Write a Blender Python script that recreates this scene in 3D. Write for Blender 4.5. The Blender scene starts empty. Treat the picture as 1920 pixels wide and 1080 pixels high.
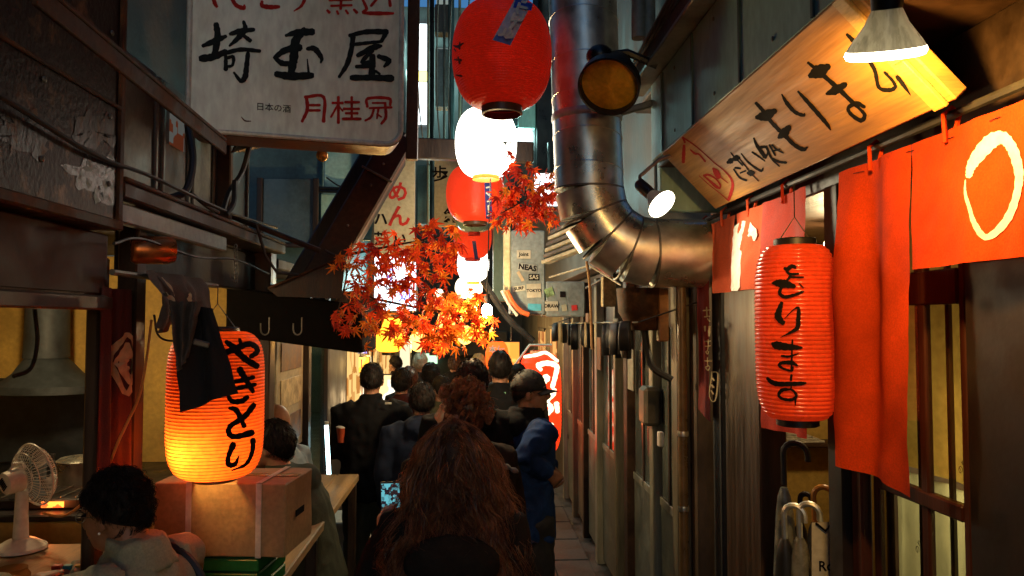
import bpy, bmesh, math, random
from mathutils import Vector, Matrix, Euler, noise, Quaternion
R = math.radians
scene = bpy.context.scene
col = scene.collection
rnd = random.Random(11)

# ------------------------------------------------------------------ camera, sky, exposure
F = 1400.0
cam_d = bpy.data.cameras.new('camera'); cam = bpy.data.objects.new('camera', cam_d); col.objects.link(cam)
CAM = Vector((0, 0, 2.0))
cam.location = CAM
cam.rotation_euler = Euler((R(90 + 2.454), 0, R(-3.066)))
cam_d.sensor_width = 36; cam_d.lens = 36 * F / 1920; cam_d.clip_start = .05; cam_d.clip_end = 400
scene.camera = cam
CM = cam.rotation_euler.to_matrix()

world = bpy.data.worlds.new('World'); scene.world = world; world.use_nodes = True
wn = world.node_tree; wn.nodes.clear()
wo = wn.nodes.new('ShaderNodeOutputWorld'); wb = wn.nodes.new('ShaderNodeBackground')
sky = wn.nodes.new('ShaderNodeTexSky'); sky.sky_type = 'NISHITA'; sky.sun_disc = False
SUN_EL, SUN_ROT = 6.0, 165.0
sky.sun_elevation = R(SUN_EL); sky.sun_rotation = R(SUN_ROT); sky.ozone_density = 5.0; sky.air_density = 1.2
wb.inputs['Strength'].default_value = .13
wn.links.new(sky.outputs[0], wb.inputs[0]); wn.links.new(wb.outputs[0], wo.inputs[0])
sd = bpy.data.lights.new('moon', 'SUN'); sd.energy = .02; sd.angle = R(.5); sd.color = (1, .95, .88)
so = bpy.data.objects.new('moon', sd); col.objects.link(so)
_sv = Vector((math.sin(R(SUN_ROT)) * math.cos(R(SUN_EL)), math.cos(R(SUN_ROT)) * math.cos(R(SUN_EL)), math.sin(R(SUN_EL))))
so.rotation_euler = (_sv).to_track_quat('Z', 'Y').to_euler()
so.location = (0, -3, 30)
vs = scene.view_settings
vs.view_transform = 'Standard'; vs.look = 'None'; vs.gamma = 1; vs.exposure = 0.35
scene.cycles.use_denoising = True
try: scene.cycles.denoiser = 'OPENIMAGEDENOISE'
except Exception: pass
scene.cycles.max_bounces = 6; scene.cycles.transparent_max_bounces = 8
scene.cycles.diffuse_bounces = 3; scene.cycles.glossy_bounces = 3; scene.cycles.transmission_bounces = 4
scene.cycles.caustics_reflective = False; scene.cycles.caustics_refractive = False
scene.cycles.sample_clamp_indirect = 4.0

# ------------------------------------------------------------------ helpers
def ray(u, v):
    d = CM @ Vector(((u - 960) / F, -(v - 540) / F, -1))
    return d.normalized()
def P(u, v, Y):
    d = ray(u, v); return CAM + d * (Y / d.y)
def PX(u, v, X):
    d = ray(u, v); return CAM + d * (X / d.x)
def Pplane(u, v, p0, n):
    d = ray(u, v); return CAM + d * ((Vector(p0) - CAM).dot(n) / d.dot(n))
def worldloc(o):
    l = Vector((0, 0, 0))
    while o is not None:
        l += o.location; o = o.parent
    return l

class MB:
    def __init__(s): s.v = []; s.f = []
    def add(s, vs_, fs):
        b = len(s.v); s.v += [Vector(p) for p in vs_]; s.f += [tuple(i + b for i in f) for f in fs]; return s
    def obox(s, c, ax, ay, az, ch=0.0):
        """oriented (optionally chamfered) box: centre + three half-axis vectors"""
        c = Vector(c); ax = Vector(ax); ay = Vector(ay); az = Vector(az)
        if ch <= 0:
            vs_ = [c + ax * i + ay * j + az * k for i in (-1, 1) for j in (-1, 1) for k in (-1, 1)]
            return s.add(vs_, [(0, 1, 3, 2), (4, 6, 7, 5), (0, 4, 5, 1), (2, 3, 7, 6), (0, 2, 6, 4), (1, 5, 7, 3)])
        la, lb, lc = ax.length, ay.length, az.length
        ch = min(ch, la * .6, lb * .6, lc * .6)
        bm = bmesh.new()
        vs_ = []
        for i in (-1, 1):
            for j in (-1, 1):
                for k in (-1, 1):
                    for m in range(3):
                        q = [1 - ch / la, 1 - ch / lb, 1 - ch / lc]; q[m] = 1
                        vs_.append(bm.verts.new(c + ax * i * q[0] + ay * j * q[1] + az * k * q[2]))
        bmesh.ops.convex_hull(bm, input=bm.verts)
        bmesh.ops.dissolve_limit(bm, angle_limit=.01, verts=bm.verts, edges=bm.edges)
        bm.verts.index_update()
        r = s.add([v.co.copy() for v in bm.verts], [tuple(v.index for v in f.verts) for f in bm.faces]); bm.free(); return r
    def box(s, lo, hi, ch=0.0):
        lo = Vector(lo); hi = Vector(hi); h = (hi - lo) / 2
        return s.obox((lo + hi) / 2, (abs(h.x), 0, 0), (0, abs(h.y), 0), (0, 0, abs(h.z)), ch)
    def bar(s, a, b, w, h, up=(0, 0, 1), ch=0.004):
        a = Vector(a); b = Vector(b); d = b - a; x = d.normalized()
        y = Vector(up).cross(x)
        if y.length < 1e-4: y = Vector((1, 0, 0)).cross(x)
        y.normalize(); z = x.cross(y)
        return s.obox((a + b) / 2, d / 2, y * w / 2, z * h / 2, ch)
    def tube(s, pts, rad, n=8, cap=True, closed=False):
        pts = [Vector(p) for p in pts]
        if not hasattr(rad, '__len__'): rad = [rad] * len(pts)
        vs_ = []; fs = []; m = len(pts); nrm = None
        for i, p in enumerate(pts):
            if closed: t = pts[(i + 1) % m] - pts[i - 1]
            else: t = pts[min(i + 1, m - 1)] - pts[max(i - 1, 0)]
            t = t.normalized() if t.length > 1e-9 else Vector((0, 0, 1))
            if nrm is None:
                nrm = t.orthogonal().normalized()
            else:
                nrm = nrm - t * nrm.dot(t)
                nrm = nrm.normalized() if nrm.length > 1e-6 else t.orthogonal().normalized()
            bn = t.cross(nrm)
            for k in range(n):
                a = 2 * math.pi * k / n
                vs_.append(p + (nrm * math.cos(a) + bn * math.sin(a)) * rad[i])
        for i in range(m if closed else m - 1):
            for k in range(n):
                j = (i + 1) % m
                fs.append((i * n + k, i * n + (k + 1) % n, j * n + (k + 1) % n, j * n + k))
        if cap and not closed:
            fs.append(tuple(range(n - 1, -1, -1))); fs.append(tuple((m - 1) * n + k for k in range(n)))
        return s.add(vs_, fs)
    def loft(s, rings, n=16):
        """rings: (centre, ax, ay) ellipses"""
        vs_ = []; fs = []
        for c, ax, ay in rings:
            for k in range(n):
                a = 2 * math.pi * k / n
                vs_.append(Vector(c) + Vector(ax) * math.cos(a) + Vector(ay) * math.sin(a))
        m = len(rings)
        for i in range(m - 1):
            for k in range(n):
                fs.append((i * n + k, i * n + (k + 1) % n, (i + 1) * n + (k + 1) % n, (i + 1) * n + k))
        fs.append(tuple(range(n - 1, -1, -1))); fs.append(tuple((m - 1) * n + k for k in range(n)))
        return s.add(vs_, fs)
    def ell(s, c, ax, ay, az, n=14, m=9):
        c = Vector(c); ax = Vector(ax); ay = Vector(ay); az = Vector(az)
        rings = []
        for i in range(m + 1):
            t = math.pi * (i + .02) / (m + .04) ; sn = max(math.sin(t), .03)
            rings.append((c - az * math.cos(t), ax * sn, ay * sn))
        return s.loft(rings, n)
    def lathe(s, prof, c, n=32, axis=(0, 0, 1), cap=False):
        """prof: (r, h) pairs along axis"""
        z = Vector(axis).normalized(); x = z.orthogonal().normalized()
        if abs(z.z) > .999: x = Vector((1, 0, 0))
        y = z.cross(x); c = Vector(c); vs_ = []; fs = []
        for r, h in prof:
            for k in range(n):
                a = 2 * math.pi * k / n
                vs_.append(c + z * h + (x * math.cos(a) + y * math.sin(a)) * r)
        m = len(prof)
        for i in range(m - 1):
            for k in range(n):
                fs.append((i * n + k, i * n + (k + 1) % n, (i + 1) * n + (k + 1) % n, (i + 1) * n + k))
        if cap:
            fs.append(tuple(range(n - 1, -1, -1))); fs.append(tuple((m - 1) * n + k for k in range(n)))
        return s.add(vs_, fs)
    def grid(s, fn, nu, nv):
        vs_ = [fn(i / nu, j / nv) for j in range(nv + 1) for i in range(nu + 1)]
        fs = [(j * (nu + 1) + i, j * (nu + 1) + i + 1, (j + 1) * (nu + 1) + i + 1, (j + 1) * (nu + 1) + i) for j in range(nv) for i in range(nu)]
        return s.add(vs_, fs)
    def brush(s, strokes, fmap, tx=lambda x, y: (x, y), sc=1.0, steps=5, lift=0.0004):
        """ink strokes (x, y, width) in picture units, laid on a surface by fmap(u, v, lift)"""
        for si, st in enumerate(strokes):
            pts = [(*tx(p[0], p[1]), p[2] * sc) for p in st]
            pp = [Vector(p) for p in pts]
            if len(pp) < 2: continue
            ext = [pp[0] * 2 - pp[1]] + pp + [pp[-1] * 2 - pp[-2]]
            smp = []
            for i in range(1, len(ext) - 2):
                a, b, c, d = ext[i - 1:i + 3]
                for k in range(steps):
                    t = k / steps
                    smp.append(.5 * ((2 * b) + (c - a) * t + (2 * a - 5 * b + 4 * c - d) * t * t + (3 * b - a - 3 * c + d) * t ** 3))
            smp.append(pp[-1])
            # rounded ends
            a0 = smp[0]; a1 = smp[1]; z0 = smp[-1]; z1 = smp[-2]
            d0 = Vector((a0.x - a1.x, a0.y - a1.y, 0)); d1 = Vector((z0.x - z1.x, z0.y - z1.y, 0))
            if d0.length > 1e-6: d0.normalize()
            if d1.length > 1e-6: d1.normalize()
            h0 = Vector((a0.x + d0.x * a0.z * .35, a0.y + d0.y * a0.z * .35, a0.z * .55))
            h1 = Vector((z0.x + d1.x * z0.z * .35, z0.y + d1.y * z0.z * .35, z0.z * .55))
            smp = [h0] + smp + [h1]
            vs_ = []
            L = lift * (1 + si * .35)
            for i, p in enumerate(smp):
                q0 = smp[max(i - 1, 0)]; q1 = smp[min(i + 1, len(smp) - 1)]
                t = Vector((q1.x - q0.x, q1.y - q0.y)); t = t.normalized() if t.length > 1e-6 else Vector((1, 0))
                nx, ny = -t.y, t.x; w = max(p.z, .4) * .5 * (1 + .10 * math.sin(i * 2.3 + si))
                for k in (-1, 0, 1): vs_.append(fmap(p.x + nx * w * k, p.y + ny * w * k, L))
            fs = []
            for i in range(len(smp) - 1):
                for k in range(2):
                    a = i * 3 + k; fs.append((a, a + 1, a + 4, a + 3))
            s.add(vs_, fs)
        return s
    def build(s, name, mat, parent=None, smooth=False, origin=None, local=False):
        me = bpy.data.meshes.new(name)
        if parent is not None:
            off = Vector((0, 0, 0)) if local else worldloc(parent)
        elif origin is not None: off = Vector(origin)
        elif local: off = Vector((0, 0, 0))
        else:
            xs = [p.x for p in s.v]; ys = [p.y for p in s.v]; zs = [p.z for p in s.v]
            off = Vector(((min(xs) + max(xs)) / 2, (min(ys) + max(ys)) / 2, min(zs)))
        me.from_pydata([tuple(p - off) for p in s.v], [], s.f)
        bm = bmesh.new(); bm.from_mesh(me)
        if len(bm.faces) < 60000: bmesh.ops.recalc_face_normals(bm, faces=bm.faces)
        bm.to_mesh(me); bm.free()
        if smooth:
            me.shade_smooth()
            if smooth != 'all':
                try: me.set_sharp_from_angle(angle=R(smooth if smooth is not True else 40))
                except Exception: pass
        o = bpy.data.objects.new(name, me); col.objects.link(o)
        if mat is not None: me.materials.append(mat)
        if parent is not None: o.parent = parent
        else: o.location = off
        return o

def tag(o, label, cat, group=None, kind=None):
    if label: o['label'] = label
    if cat: o['category'] = cat
    if group: o['group'] = group
    if kind: o['kind'] = kind
    return o
def thing(name, label, cat, loc=(0, 0, 0), group=None):
    o = bpy.data.objects.new(name, None); o.empty_display_size = .05; col.objects.link(o); o.location = loc
    return tag(o, label, cat, group)
def structure(o): o['kind'] = 'structure'; return o
def copy_tree(o, parent=None):
    c = o.copy(); col.objects.link(c); c.parent = parent
    for ch in list(o.children): copy_tree(ch, c)
    return c

def glyphs(s, size, bold=0.0, shear=0.0, align='CENTER'):
    """outline of print lettering as flat mesh data"""
    cu = bpy.data.curves.new('t', 'FONT'); cu.body = s; cu.size = size; cu.offset = bold; cu.shear = shear
    cu.align_x = align; cu.align_y = 'CENTER'; cu.resolution_u = 2
    o = bpy.data.objects.new('t', cu); col.objects.link(o)
    dg = bpy.context.evaluated_depsgraph_get(); oe = o.evaluated_get(dg); me = oe.to_mesh()
    vs_ = [v.co.copy() for v in me.vertices]; fs = [tuple(p.vertices) for p in me.polygons]
    oe.to_mesh_clear(); bpy.data.objects.remove(o); bpy.data.curves.remove(cu)
    return vs_, fs
def lettering(mb, s, c, ax, ay, size, bold=0.0, shear=0.0):
    """print text s centred on c in the plane of unit vectors ax (right), ay (up)"""
    vs_, fs = glyphs(s, size, bold, shear)
    return mb.add([Vector(c) + Vector(ax) * p.x + Vector(ay) * p.y for p in vs_], fs)

# ------------------------------------------------------------------ materials
MAT = {}
def M(name, c, rough=.6, metal=0.0, var=.3, scale=6.0, bump=.15, c2=None, stretch=(1, 1, 1), detail=6, spec=.5, fine=40.0, amount=(.35, .65), r2=None, trans=0.0, coat=0.0, sheen=0.0, bdist=.004):
    if name in MAT: return MAT[name]
    m = bpy.data.materials.new(name); m.use_nodes = True; nt = m.node_tree; n = nt.nodes; L = nt.links
    b = n['Principled BSDF']; out = n['Material Output']
    tc = n.new('ShaderNodeTexCoord'); mp = n.new('ShaderNodeMapping'); mp.inputs['Scale'].default_value = stretch
    L.new(tc.outputs['Object'], mp.inputs[0])
    n1 = n.new('ShaderNodeTexNoise'); n1.inputs['Scale'].default_value = scale; n1.inputs['Detail'].default_value = detail; n1.inputs['Roughness'].default_value = .62
    L.new(mp.outputs[0], n1.inputs[0])
    mr = n.new('ShaderNodeMapRange'); mr.inputs[1].default_value = amount[0]; mr.inputs[2].default_value = amount[1]
    L.new(n1.outputs[0], mr.inputs[0])
    mx = n.new('ShaderNodeMix'); mx.data_type = 'RGBA'
    if c2 is None: ca = [x * (1 - var) for x in c]; cb = [min(x * (1 + var), 1) for x in c]
    else: ca, cb = c, c2
    mx.inputs[6].default_value = (*ca, 1); mx.inputs[7].default_value = (*cb, 1)
    L.new(mr.outputs[0], mx.inputs[0])
    n2 = n.new('ShaderNodeTexNoise'); n2.inputs['Scale'].default_value = fine; n2.inputs['Detail'].default_value = 5
    L.new(mp.outputs[0], n2.inputs[0])
    mx2 = n.new('ShaderNodeMix'); mx2.data_type = 'RGBA'; mx2.blend_type = 'MULTIPLY'; mx2.inputs[0].default_value = .5
    mr2 = n.new('ShaderNodeMapRange'); mr2.inputs[1].default_value = .25; mr2.inputs[2].default_value = .75; mr2.inputs[3].default_value = .55; mr2.inputs[4].default_value = 1.25
    L.new(n2.outputs[0], mr2.inputs[0]); L.new(mx.outputs[2], mx2.inputs[6]); L.new(mr2.outputs[0], mx2.inputs[7])
    L.new(mx2.outputs[2], b.inputs['Base Color'])
    b.inputs['Metallic'].default_value = metal; b.inputs['Specular IOR Level'].default_value = spec
    if coat: b.inputs['Coat Weight'].default_value = coat
    if sheen: b.inputs['Sheen Weight'].default_value = sheen; b.inputs['Sheen Roughness'].default_value = .4
    rr = n.new('ShaderNodeMapRange'); rr.inputs[3].default_value = max(rough - .12, .03); rr.inputs[4].default_value = min((r2 if r2 is not None else rough + .12), 1)
    L.new(mr.outputs[0], rr.inputs[0]); L.new(rr.outputs[0], b.inputs['Roughness'])
    if bump:
        bp = n.new('ShaderNodeBump'); bp.inputs['Strength'].default_value = bump; bp.inputs['Distance'].default_value = bdist
        ad = n.new('ShaderNodeMath'); ad.operation = 'ADD'
        L.new(n1.outputs[0], ad.inputs[0]); L.new(n2.outputs[0], ad.inputs[1]); L.new(ad.outputs[0], bp.inputs['Height']); L.new(bp.outputs[0], b.inputs['Normal'])
    if trans:
        tr = n.new('ShaderNodeBsdfTranslucent'); L.new(mx2.outputs[2], tr.inputs[0])
        ms = n.new('ShaderNodeMixShader'); ms.inputs[0].default_value = trans
        L.new(b.outputs[0], ms.inputs[1]); L.new(tr.outputs[0], ms.inputs[2]); L.new(ms.outputs[0], out.inputs[0])
    MAT[name] = m; return m
def E(name, c, s):
    if name in MAT: return MAT[name]
    m = bpy.data.materials.new(name); m.use_nodes = True; nt = m.node_tree; nt.nodes.clear()
    e = nt.nodes.new('ShaderNodeEmission'); e.inputs[0].default_value = (*c, 1); e.inputs[1].default_value = s
    o = nt.nodes.new('ShaderNodeOutputMaterial'); nt.links.new(e.outputs[0], o.inputs[0]); MAT[name] = m; return m
def EV(name, c, c2, s, scale=3.0, stretch=(1, 1, 1)):
    """a lit sheet whose print has two colours"""
    if name in MAT: return MAT[name]
    m = E(name, c, s); nt = m.node_tree; e = [x for x in nt.nodes if x.type == 'EMISSION'][0]
    tc = nt.nodes.new('ShaderNodeTexCoord'); mp = nt.nodes.new('ShaderNodeMapping'); mp.inputs['Scale'].default_value = stretch
    vo = nt.nodes.new('ShaderNodeTexVoronoi'); vo.inputs['Scale'].default_value = scale; vo.distance = 'CHEBYCHEV'
    mr = nt.nodes.new('ShaderNodeMapRange'); mr.inputs[1].default_value = .4; mr.inputs[2].default_value = .6
    sp = nt.nodes.new('ShaderNodeSeparateColor')
    mx = nt.nodes.new('ShaderNodeMix'); mx.data_type = 'RGBA'; mx.inputs[6].default_value = (*c, 1); mx.inputs[7].default_value = (*c2, 1)
    L = nt.links; L.new(tc.outputs['Object'], mp.inputs[0]); L.new(mp.outputs[0], vo.inputs[0]); L.new(vo.outputs['Color'], sp.inputs[0]); L.new(sp.outputs[0], mr.inputs[0]); L.new(mr.outputs[0], mx.inputs[0]); L.new(mx.outputs[2], e.inputs[0])
    return m
def PAPER(name, c, trans=.5, emit=0.0, rough=.4, spec=.4, ec=None):
    """oiled lantern paper: a sheen outside, light comes through"""
    m = M(name, c, rough=rough, var=.22, scale=5, bump=.08, fine=60, trans=trans, spec=spec)
    if emit:
        nt = m.node_tree; out = nt.nodes['Material Output']; src = out.inputs[0].links[0].from_socket
        e = nt.nodes.new('ShaderNodeEmission'); e.inputs[0].default_value = (*(ec or c), 1); e.inputs[1].default_value = emit
        a = nt.nodes.new('ShaderNodeAddShader'); nt.links.new(src, a.inputs[0]); nt.links.new(e.outputs[0], a.inputs[1]); nt.links.new(a.outputs[0], out.inputs[0])
    return m
def GLASS(name, tint=(.8, .85, .8), rough=.05, mixv=.75):
    if name in MAT: return MAT[name]
    m = bpy.data.materials.new(name); m.use_nodes = True; nt = m.node_tree; nt.nodes.clear(); n = nt.nodes; L = nt.links
    g = n.new('ShaderNodeBsdfGlossy'); g.inputs['Roughness'].default_value = rough
    t = n.new('ShaderNodeBsdfTransparent'); t.inputs[0].default_value = (*tint, 1)
    lw = n.new('ShaderNodeLayerWeight'); lw.inputs[0].default_value = .5
    pw = n.new('ShaderNodeMath'); pw.operation = 'POWER'; pw.inputs[1].default_value = 5; L.new(lw.outputs['Facing'], pw.inputs[0])
    fr = n.new('ShaderNodeMath'); fr.operation = 'MULTIPLY_ADD'; fr.inputs[1].default_value = .85; fr.inputs[2].default_value = .04; L.new(pw.outputs[0], fr.inputs[0])
    ms = n.new('ShaderNodeMixShader'); L.new(fr.outputs[0], ms.inputs[0]); L.new(t.outputs[0], ms.inputs[1]); L.new(g.outputs[0], ms.inputs[2])
    o = n.new('ShaderNodeOutputMaterial'); L.new(ms.outputs[0], o.inputs[0]); MAT[name] = m; return m

wood_dark = M('wood_dark', (.030, .016, .009), .5, var=.5, scale=5, stretch=(6, .8, .8), bump=.35, spec=.4)
wood_brown = M('wood_brown', (.048, .023, .011), .55, spec=.3, var=.45, scale=5, stretch=(.9, .9, .9), bump=.3)
wood_post = M('wood_post', (.05, .026, .014), .45, var=.5, scale=7, stretch=(3, 3, .25), bump=.3)
wood_red = M('wood_red', (.055, .015, .009), .5, spec=.25, var=.4, scale=6, stretch=(4, 4, .3), bump=.2)
wood_sign = M('wood_sign', (.58, .29, .065), .55, c2=(.38, .18, .05), scale=3.2, stretch=(1, .35, 9), bump=.12, fine=22)
wood_pale = M('wood_pale', (.30, .19, .085), .55, var=.35, scale=4, stretch=(5, .5, 5), bump=.2)
rust = M('rust_sheet', (.012, .006, .004), .6, c2=(.20, .115, .045), scale=6.5, detail=14, amount=(.53, .66), r2=.42, metal=.1, spec=.3, bump=.7, fine=70, stretch=(1, 1, .8))
rust_beam = M('rust_beam', (.032, .014, .007), .7, spec=.25, c2=(.13, .062, .026), scale=9, detail=9, amount=(.42, .66), bump=.5, fine=45)
galv = M('galvanised', (.70, .69, .60), .30, metal=.85, var=.22, scale=5, bump=.12, fine=18, r2=.5)
steel_dull = M('steel_dull', (.17, .165, .14), .5, metal=.6, var=.35, scale=6, bump=.2)
grey_paint = M('grey_paint', (.20, .24, .24), .5, var=.25, scale=5, bump=.15, c2=None)
teal_sheet = M('teal_sheet', (.19, .36, .34), .5, c2=(.30, .50, .46), scale=3.5, detail=8, bump=.2, stretch=(1, 1, .4))
teal_dark = M('teal_dark', (.05, .10, .105), .55, var=.4, scale=4, bump=.2)
plaster_yellow = M('plaster_yellow', (.52, .33, .07), .75, var=.22, scale=3, bump=.25)
soot = M('soot', (.018, .015, .013), .7, var=.5, scale=5, bump=.3)
black_metal = M('black_metal', (.012, .012, .013), .38, var=.4, scale=8, bump=.1)
black_rubber = M('black_rubber', (.016, .016, .017), .55, var=.3, bump=.05)
ink = M('ink_black', (.010, .009, .010), .85, var=.3, bump=.0, spec=.08)
ink_teal = M('ink_slate', (.016, .024, .027), .85, var=.3, bump=0, spec=.1)
ink_red = M('ink_red', (.42, .03, .025), .8, spec=.1, var=.2, bump=0)
ink_white = M('ink_white', (.78, .74, .64), .7, var=.08, bump=0)
white_enamel = M('white_enamel', (.72, .84, .72), .4, c2=(.50, .57, .46), scale=4, detail=9, amount=(.5, .75), bump=.06, stretch=(1, 1, .35))
white_frame = M('white_frame', (.55, .62, .58), .3, var=.2, bump=.05)
white_plastic = M('white_plastic', (.70, .66, .58), .35, var=.08, bump=.03)
cloth_orange = M('cloth_orange', (.64, .055, .009), .9, var=.34, scale=2.2, bump=.2, fine=220, trans=.2, spec=.1)
cloth_pink = M('cloth_coral', (.80, .14, .06), .9, var=.12, scale=3, bump=.2, fine=220, trans=.25, spec=.1)
cloth_maroon = M('cloth_maroon', (.075, .014, .014), .9, var=.25, scale=4, bump=.3, fine=200)
cloth_red_dark = M('cloth_red_dark', (.26, .022, .018), .9, var=.2, scale=4, bump=.3, fine=200, trans=.15)
cloth_grey = M('cloth_grey', (.085, .07, .06), .9, var=.35, scale=6, bump=.35, fine=180)
cloth_black = M('cloth_black', (.011, .010, .010), .9, var=.35, scale=6, bump=.35, fine=180)
cardboard = M('cardboard', (.36, .235, .105), .7, var=.14, scale=4, bump=.12, fine=60)
ground_mat = M('wet_asphalt', (.045, .042, .038), .38, var=.4, scale=4, bump=.6, fine=70, r2=.7)
green_plastic = M('green_plastic', (.02, .16, .035), .35, var=.15, bump=.05)
amber_lens = M('amber_lens', (.75, .42, .03), .22, var=.35, scale=9, bump=.3, fine=60, coat=.5)
copper = M('copper', (.62, .20, .06), .3, metal=.8, var=.3, scale=8, bump=.2)
wall_brown = M('wall_brown', (.060, .036, .020), .55, var=.45, scale=4, bump=.3, stretch=(1, 1, .5))
wall_grey = M('wall_grey', (.11, .10, .085), .6, var=.4, scale=3, bump=.3, stretch=(1, 1, .4))
screen_cyan = EV('phone_screen', (.18, .65, .75), (.03, .02, .03), .6, scale=95)
skin = M('skin', (.42, .21, .13), .5, var=.12, scale=12, bump=.08)
skin_tan = M('skin_tan', (.30, .14, .075), .5, var=.12, scale=12, bump=.08)
# ================================================================== SETTING
def boxo(name, lo, hi, mat, parent=None, ch=.006):
    return MB().box(lo, hi, ch).build(name, mat, parent)
g = MB().grid(lambda s, t: Vector((-40 + 80 * s, -20 + 100 * t, .006 * noise.noise(Vector((s * 90, t * 90, 0))))), 60, 60)
structure(g.build('ground', ground_mat, None, True))
# drain slabs along the alley
dr = thing('drain_cover', 'row of grey concrete slabs covering the gutter along the alley', 'drain', (.82, 5.5, 0))
slab = MB().box((-.15, -.28, 0), (.15, .28, .018), .006).build('slab', M('concrete', (.055, .05, .045), .6, var=.3, scale=6, bump=.4), dr, local=True)
for i in range(18):
    c = slab if i == 0 else slab.copy()
    if i: col.objects.link(c); c.parent = dr
    c.location = (rnd.uniform(-.004, .004), -1.9 + i * .585, 0)

# ------------------------------------------------------------------ LEFT STALL BUILDING
LS = thing('stall_building', 'dark wooden eatery front with rusty sheet metal hood and open yellow kitchen', 'building', (-1.3, 2.5, 0))
hood = MB().box((-1.70, .5, 2.27), (-1.07, 2.32, 3.02), .008)
hood.build('rusty_hood', rust, LS)
hh = MB().bar((-1.064, .5, 2.285), (-1.064, 2.32, 2.285), .012, .03).bar((-1.064, .5, 2.64), (-1.064, 2.32, 2.64), .01, .012).bar((-1.066, 2.305, 2.28), (-1.066, 2.305, 3.0), .012, .03, up=(0, 1, 0))
hh.build('hood_edge', rust_beam, LS)
for z in (2.4, 2.6, 2.85):
    for y in (1.5, 1.9, 2.24):
        MB().lathe([(.0, .006), (.007, .004), (.009, 0)], (-1.068, y, z), 8, (1, 0, 0)).build('rivet', steel_dull, LS)
boxo('header', (-1.5, .6, 2.045), (-1.14, 2.40, 2.268), wood_red, LS)
boxo('header_trim', (-1.14, .6, 2.03), (-1.12, 2.40, 2.075), wood_dark, LS)
boxo('post', (-1.27, 1.86, .0), (-1.19, 1.945, 2.045), wood_red, LS)
boxo('post', (-1.205, 2.40, .0), (-1.165, 2.47, 2.2), wood_post, LS)
boxo('post', (-1.20, 2.59, .0), (-1.135, 2.67, 2.35), wood_dark, LS)
boxo('post', (-1.22, 4.22, .0), (-1.12, 4.34, 2.40), wood_post, LS)
boxo('ceiling', (-3.0, .6, 2.36), (-1.21, 4.3, 2.42), soot, LS)
boxo('end_wall', (-3.0, 4.30, 0), (-1.225, 4.40, 2.36), plaster_yellow, LS)
boxo('back_wall', (-3.1, .6, 0), (-3.0, 4.40, 2.36), plaster_yellow, LS)
boxo('near_wall', (-3.0, .5, 0), (-1.3, .6, 2.36), soot, LS)
boxo('upper_wall', (-1.62, .3, 3.02), (-1.50, 4.4, 6.0), wood_dark, LS)
boxo('rear_wall', (-1.75, -2.2, 0), (-1.3, .28, 6.0), wood_dark, LS)  # unseen wall behind the camera, added to hold back side skylight
boxo('soffit_board', (-1.26, 2.69, 2.16), (-1.20, 4.2, 2.358), soot, LS)
boxo('eave_ledge', (-1.45, 2.325, 2.374), (-1.06, 4.3, 2.424), wood_brown, LS)
boxo('eave_trim', (-1.075, 2.33, 2.425), (-1.055, 4.28, 2.44), rust_beam, LS)
boxo('fascia_band', (-1.12, 2.36, 2.302), (-1.085, 3.36, 2.366), grey_paint, LS)
boxo('panel_below', (-1.19, 2.68, 0), (-1.15, 4.2, .98), wood_dark, LS)
boxo('counter_front', (-1.26, .9, 0), (-1.215, 2.39, 1.12), wood_dark, LS)
boxo('counter', (-2.05, .9, 1.12), (-1.20, 2.95, 1.155), wood_pale, LS)
boxo('kitchen_front', (-2.9, 3.15, 0), (-1.30, 3.2, 1.185), plaster_yellow, LS)
boxo('kitchen_top', (-2.9, 3.14, 1.187), (-1.30, 4.28, 1.215), black_metal, LS)
# flared hood shape added in the kitchen to stand for a dark silhouette
q = P(90, 640, 4.0)
ex = thing('exhaust_hood', 'sooty blue-grey flared exhaust duct over the kitchen range', 'exhaust hood', (q.x, 4.0, 1.22))
shadowy = M('sooty_steel', (.040, .050, .056), .6, metal=.2, var=.5, scale=4, bump=.2)
MB().lathe([(.10, 2.34), (.105, 1.98), (.11, 1.80)], (q.x - .06, 4.10, 0), 28).build('duct', shadowy, ex, True)
MB().loft([((q.x - .06, 4.10, 1.80), (.10, 0, 0), (0, .10, 0)), ((q.x - .04, 4.08, 1.72), (.17, 0, 0), (0, .14, 0)), ((q.x - .02, 4.06, 1.66), (.26, 0, 0), (0, .18, 0)), ((q.x - .02, 4.06, 1.62), (.26, 0, 0), (0, .18, 0))], 24).build('skirt', shadowy, ex, 40)
MB().box((q.x - .42, 4.262, 1.22), (q.x + .36, 4.292, 1.68), .004).build('backsplash', M('sooty_panel', (.030, .036, .042), .4, var=.5, scale=3, bump=.2, metal=.3), ex)  # dark panel added for the lower part of the silhouette
lp = thing('kitchen_lamp', 'enamel pendant lamp hung from the kitchen ceiling', 'lamp', (-1.85, 3.3, 2.05))
MB().lathe([(.012, .31), (.02, .16), (.05, .14), (.12, .07), (.125, .065)], (-1.85, 3.3, 2.05), 24).build('shade', steel_dull, lp, True)
MB().ell((-1.85, 3.3, 2.13), (.035, 0, 0), (0, .035, 0), (0, 0, .045)).build('bulb', E('kitchen_bulb', (1, .72, .36), 30), lp, True)
def point(name, loc, power, color, radius, parent=None):
    d = bpy.data.lights.new(name, 'POINT'); d.energy = power; d.color = color; d.shadow_soft_size = radius
    o = bpy.data.objects.new(name, d); col.objects.link(o)
    o.location = Vector(loc) - (worldloc(parent) if parent else Vector((0, 0, 0)))
    if parent: o.parent = parent
    return o
point('kitchen_light', (-1.85, 3.3, 2.04), 15, (1, .70, .34), .05, lp)

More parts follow.
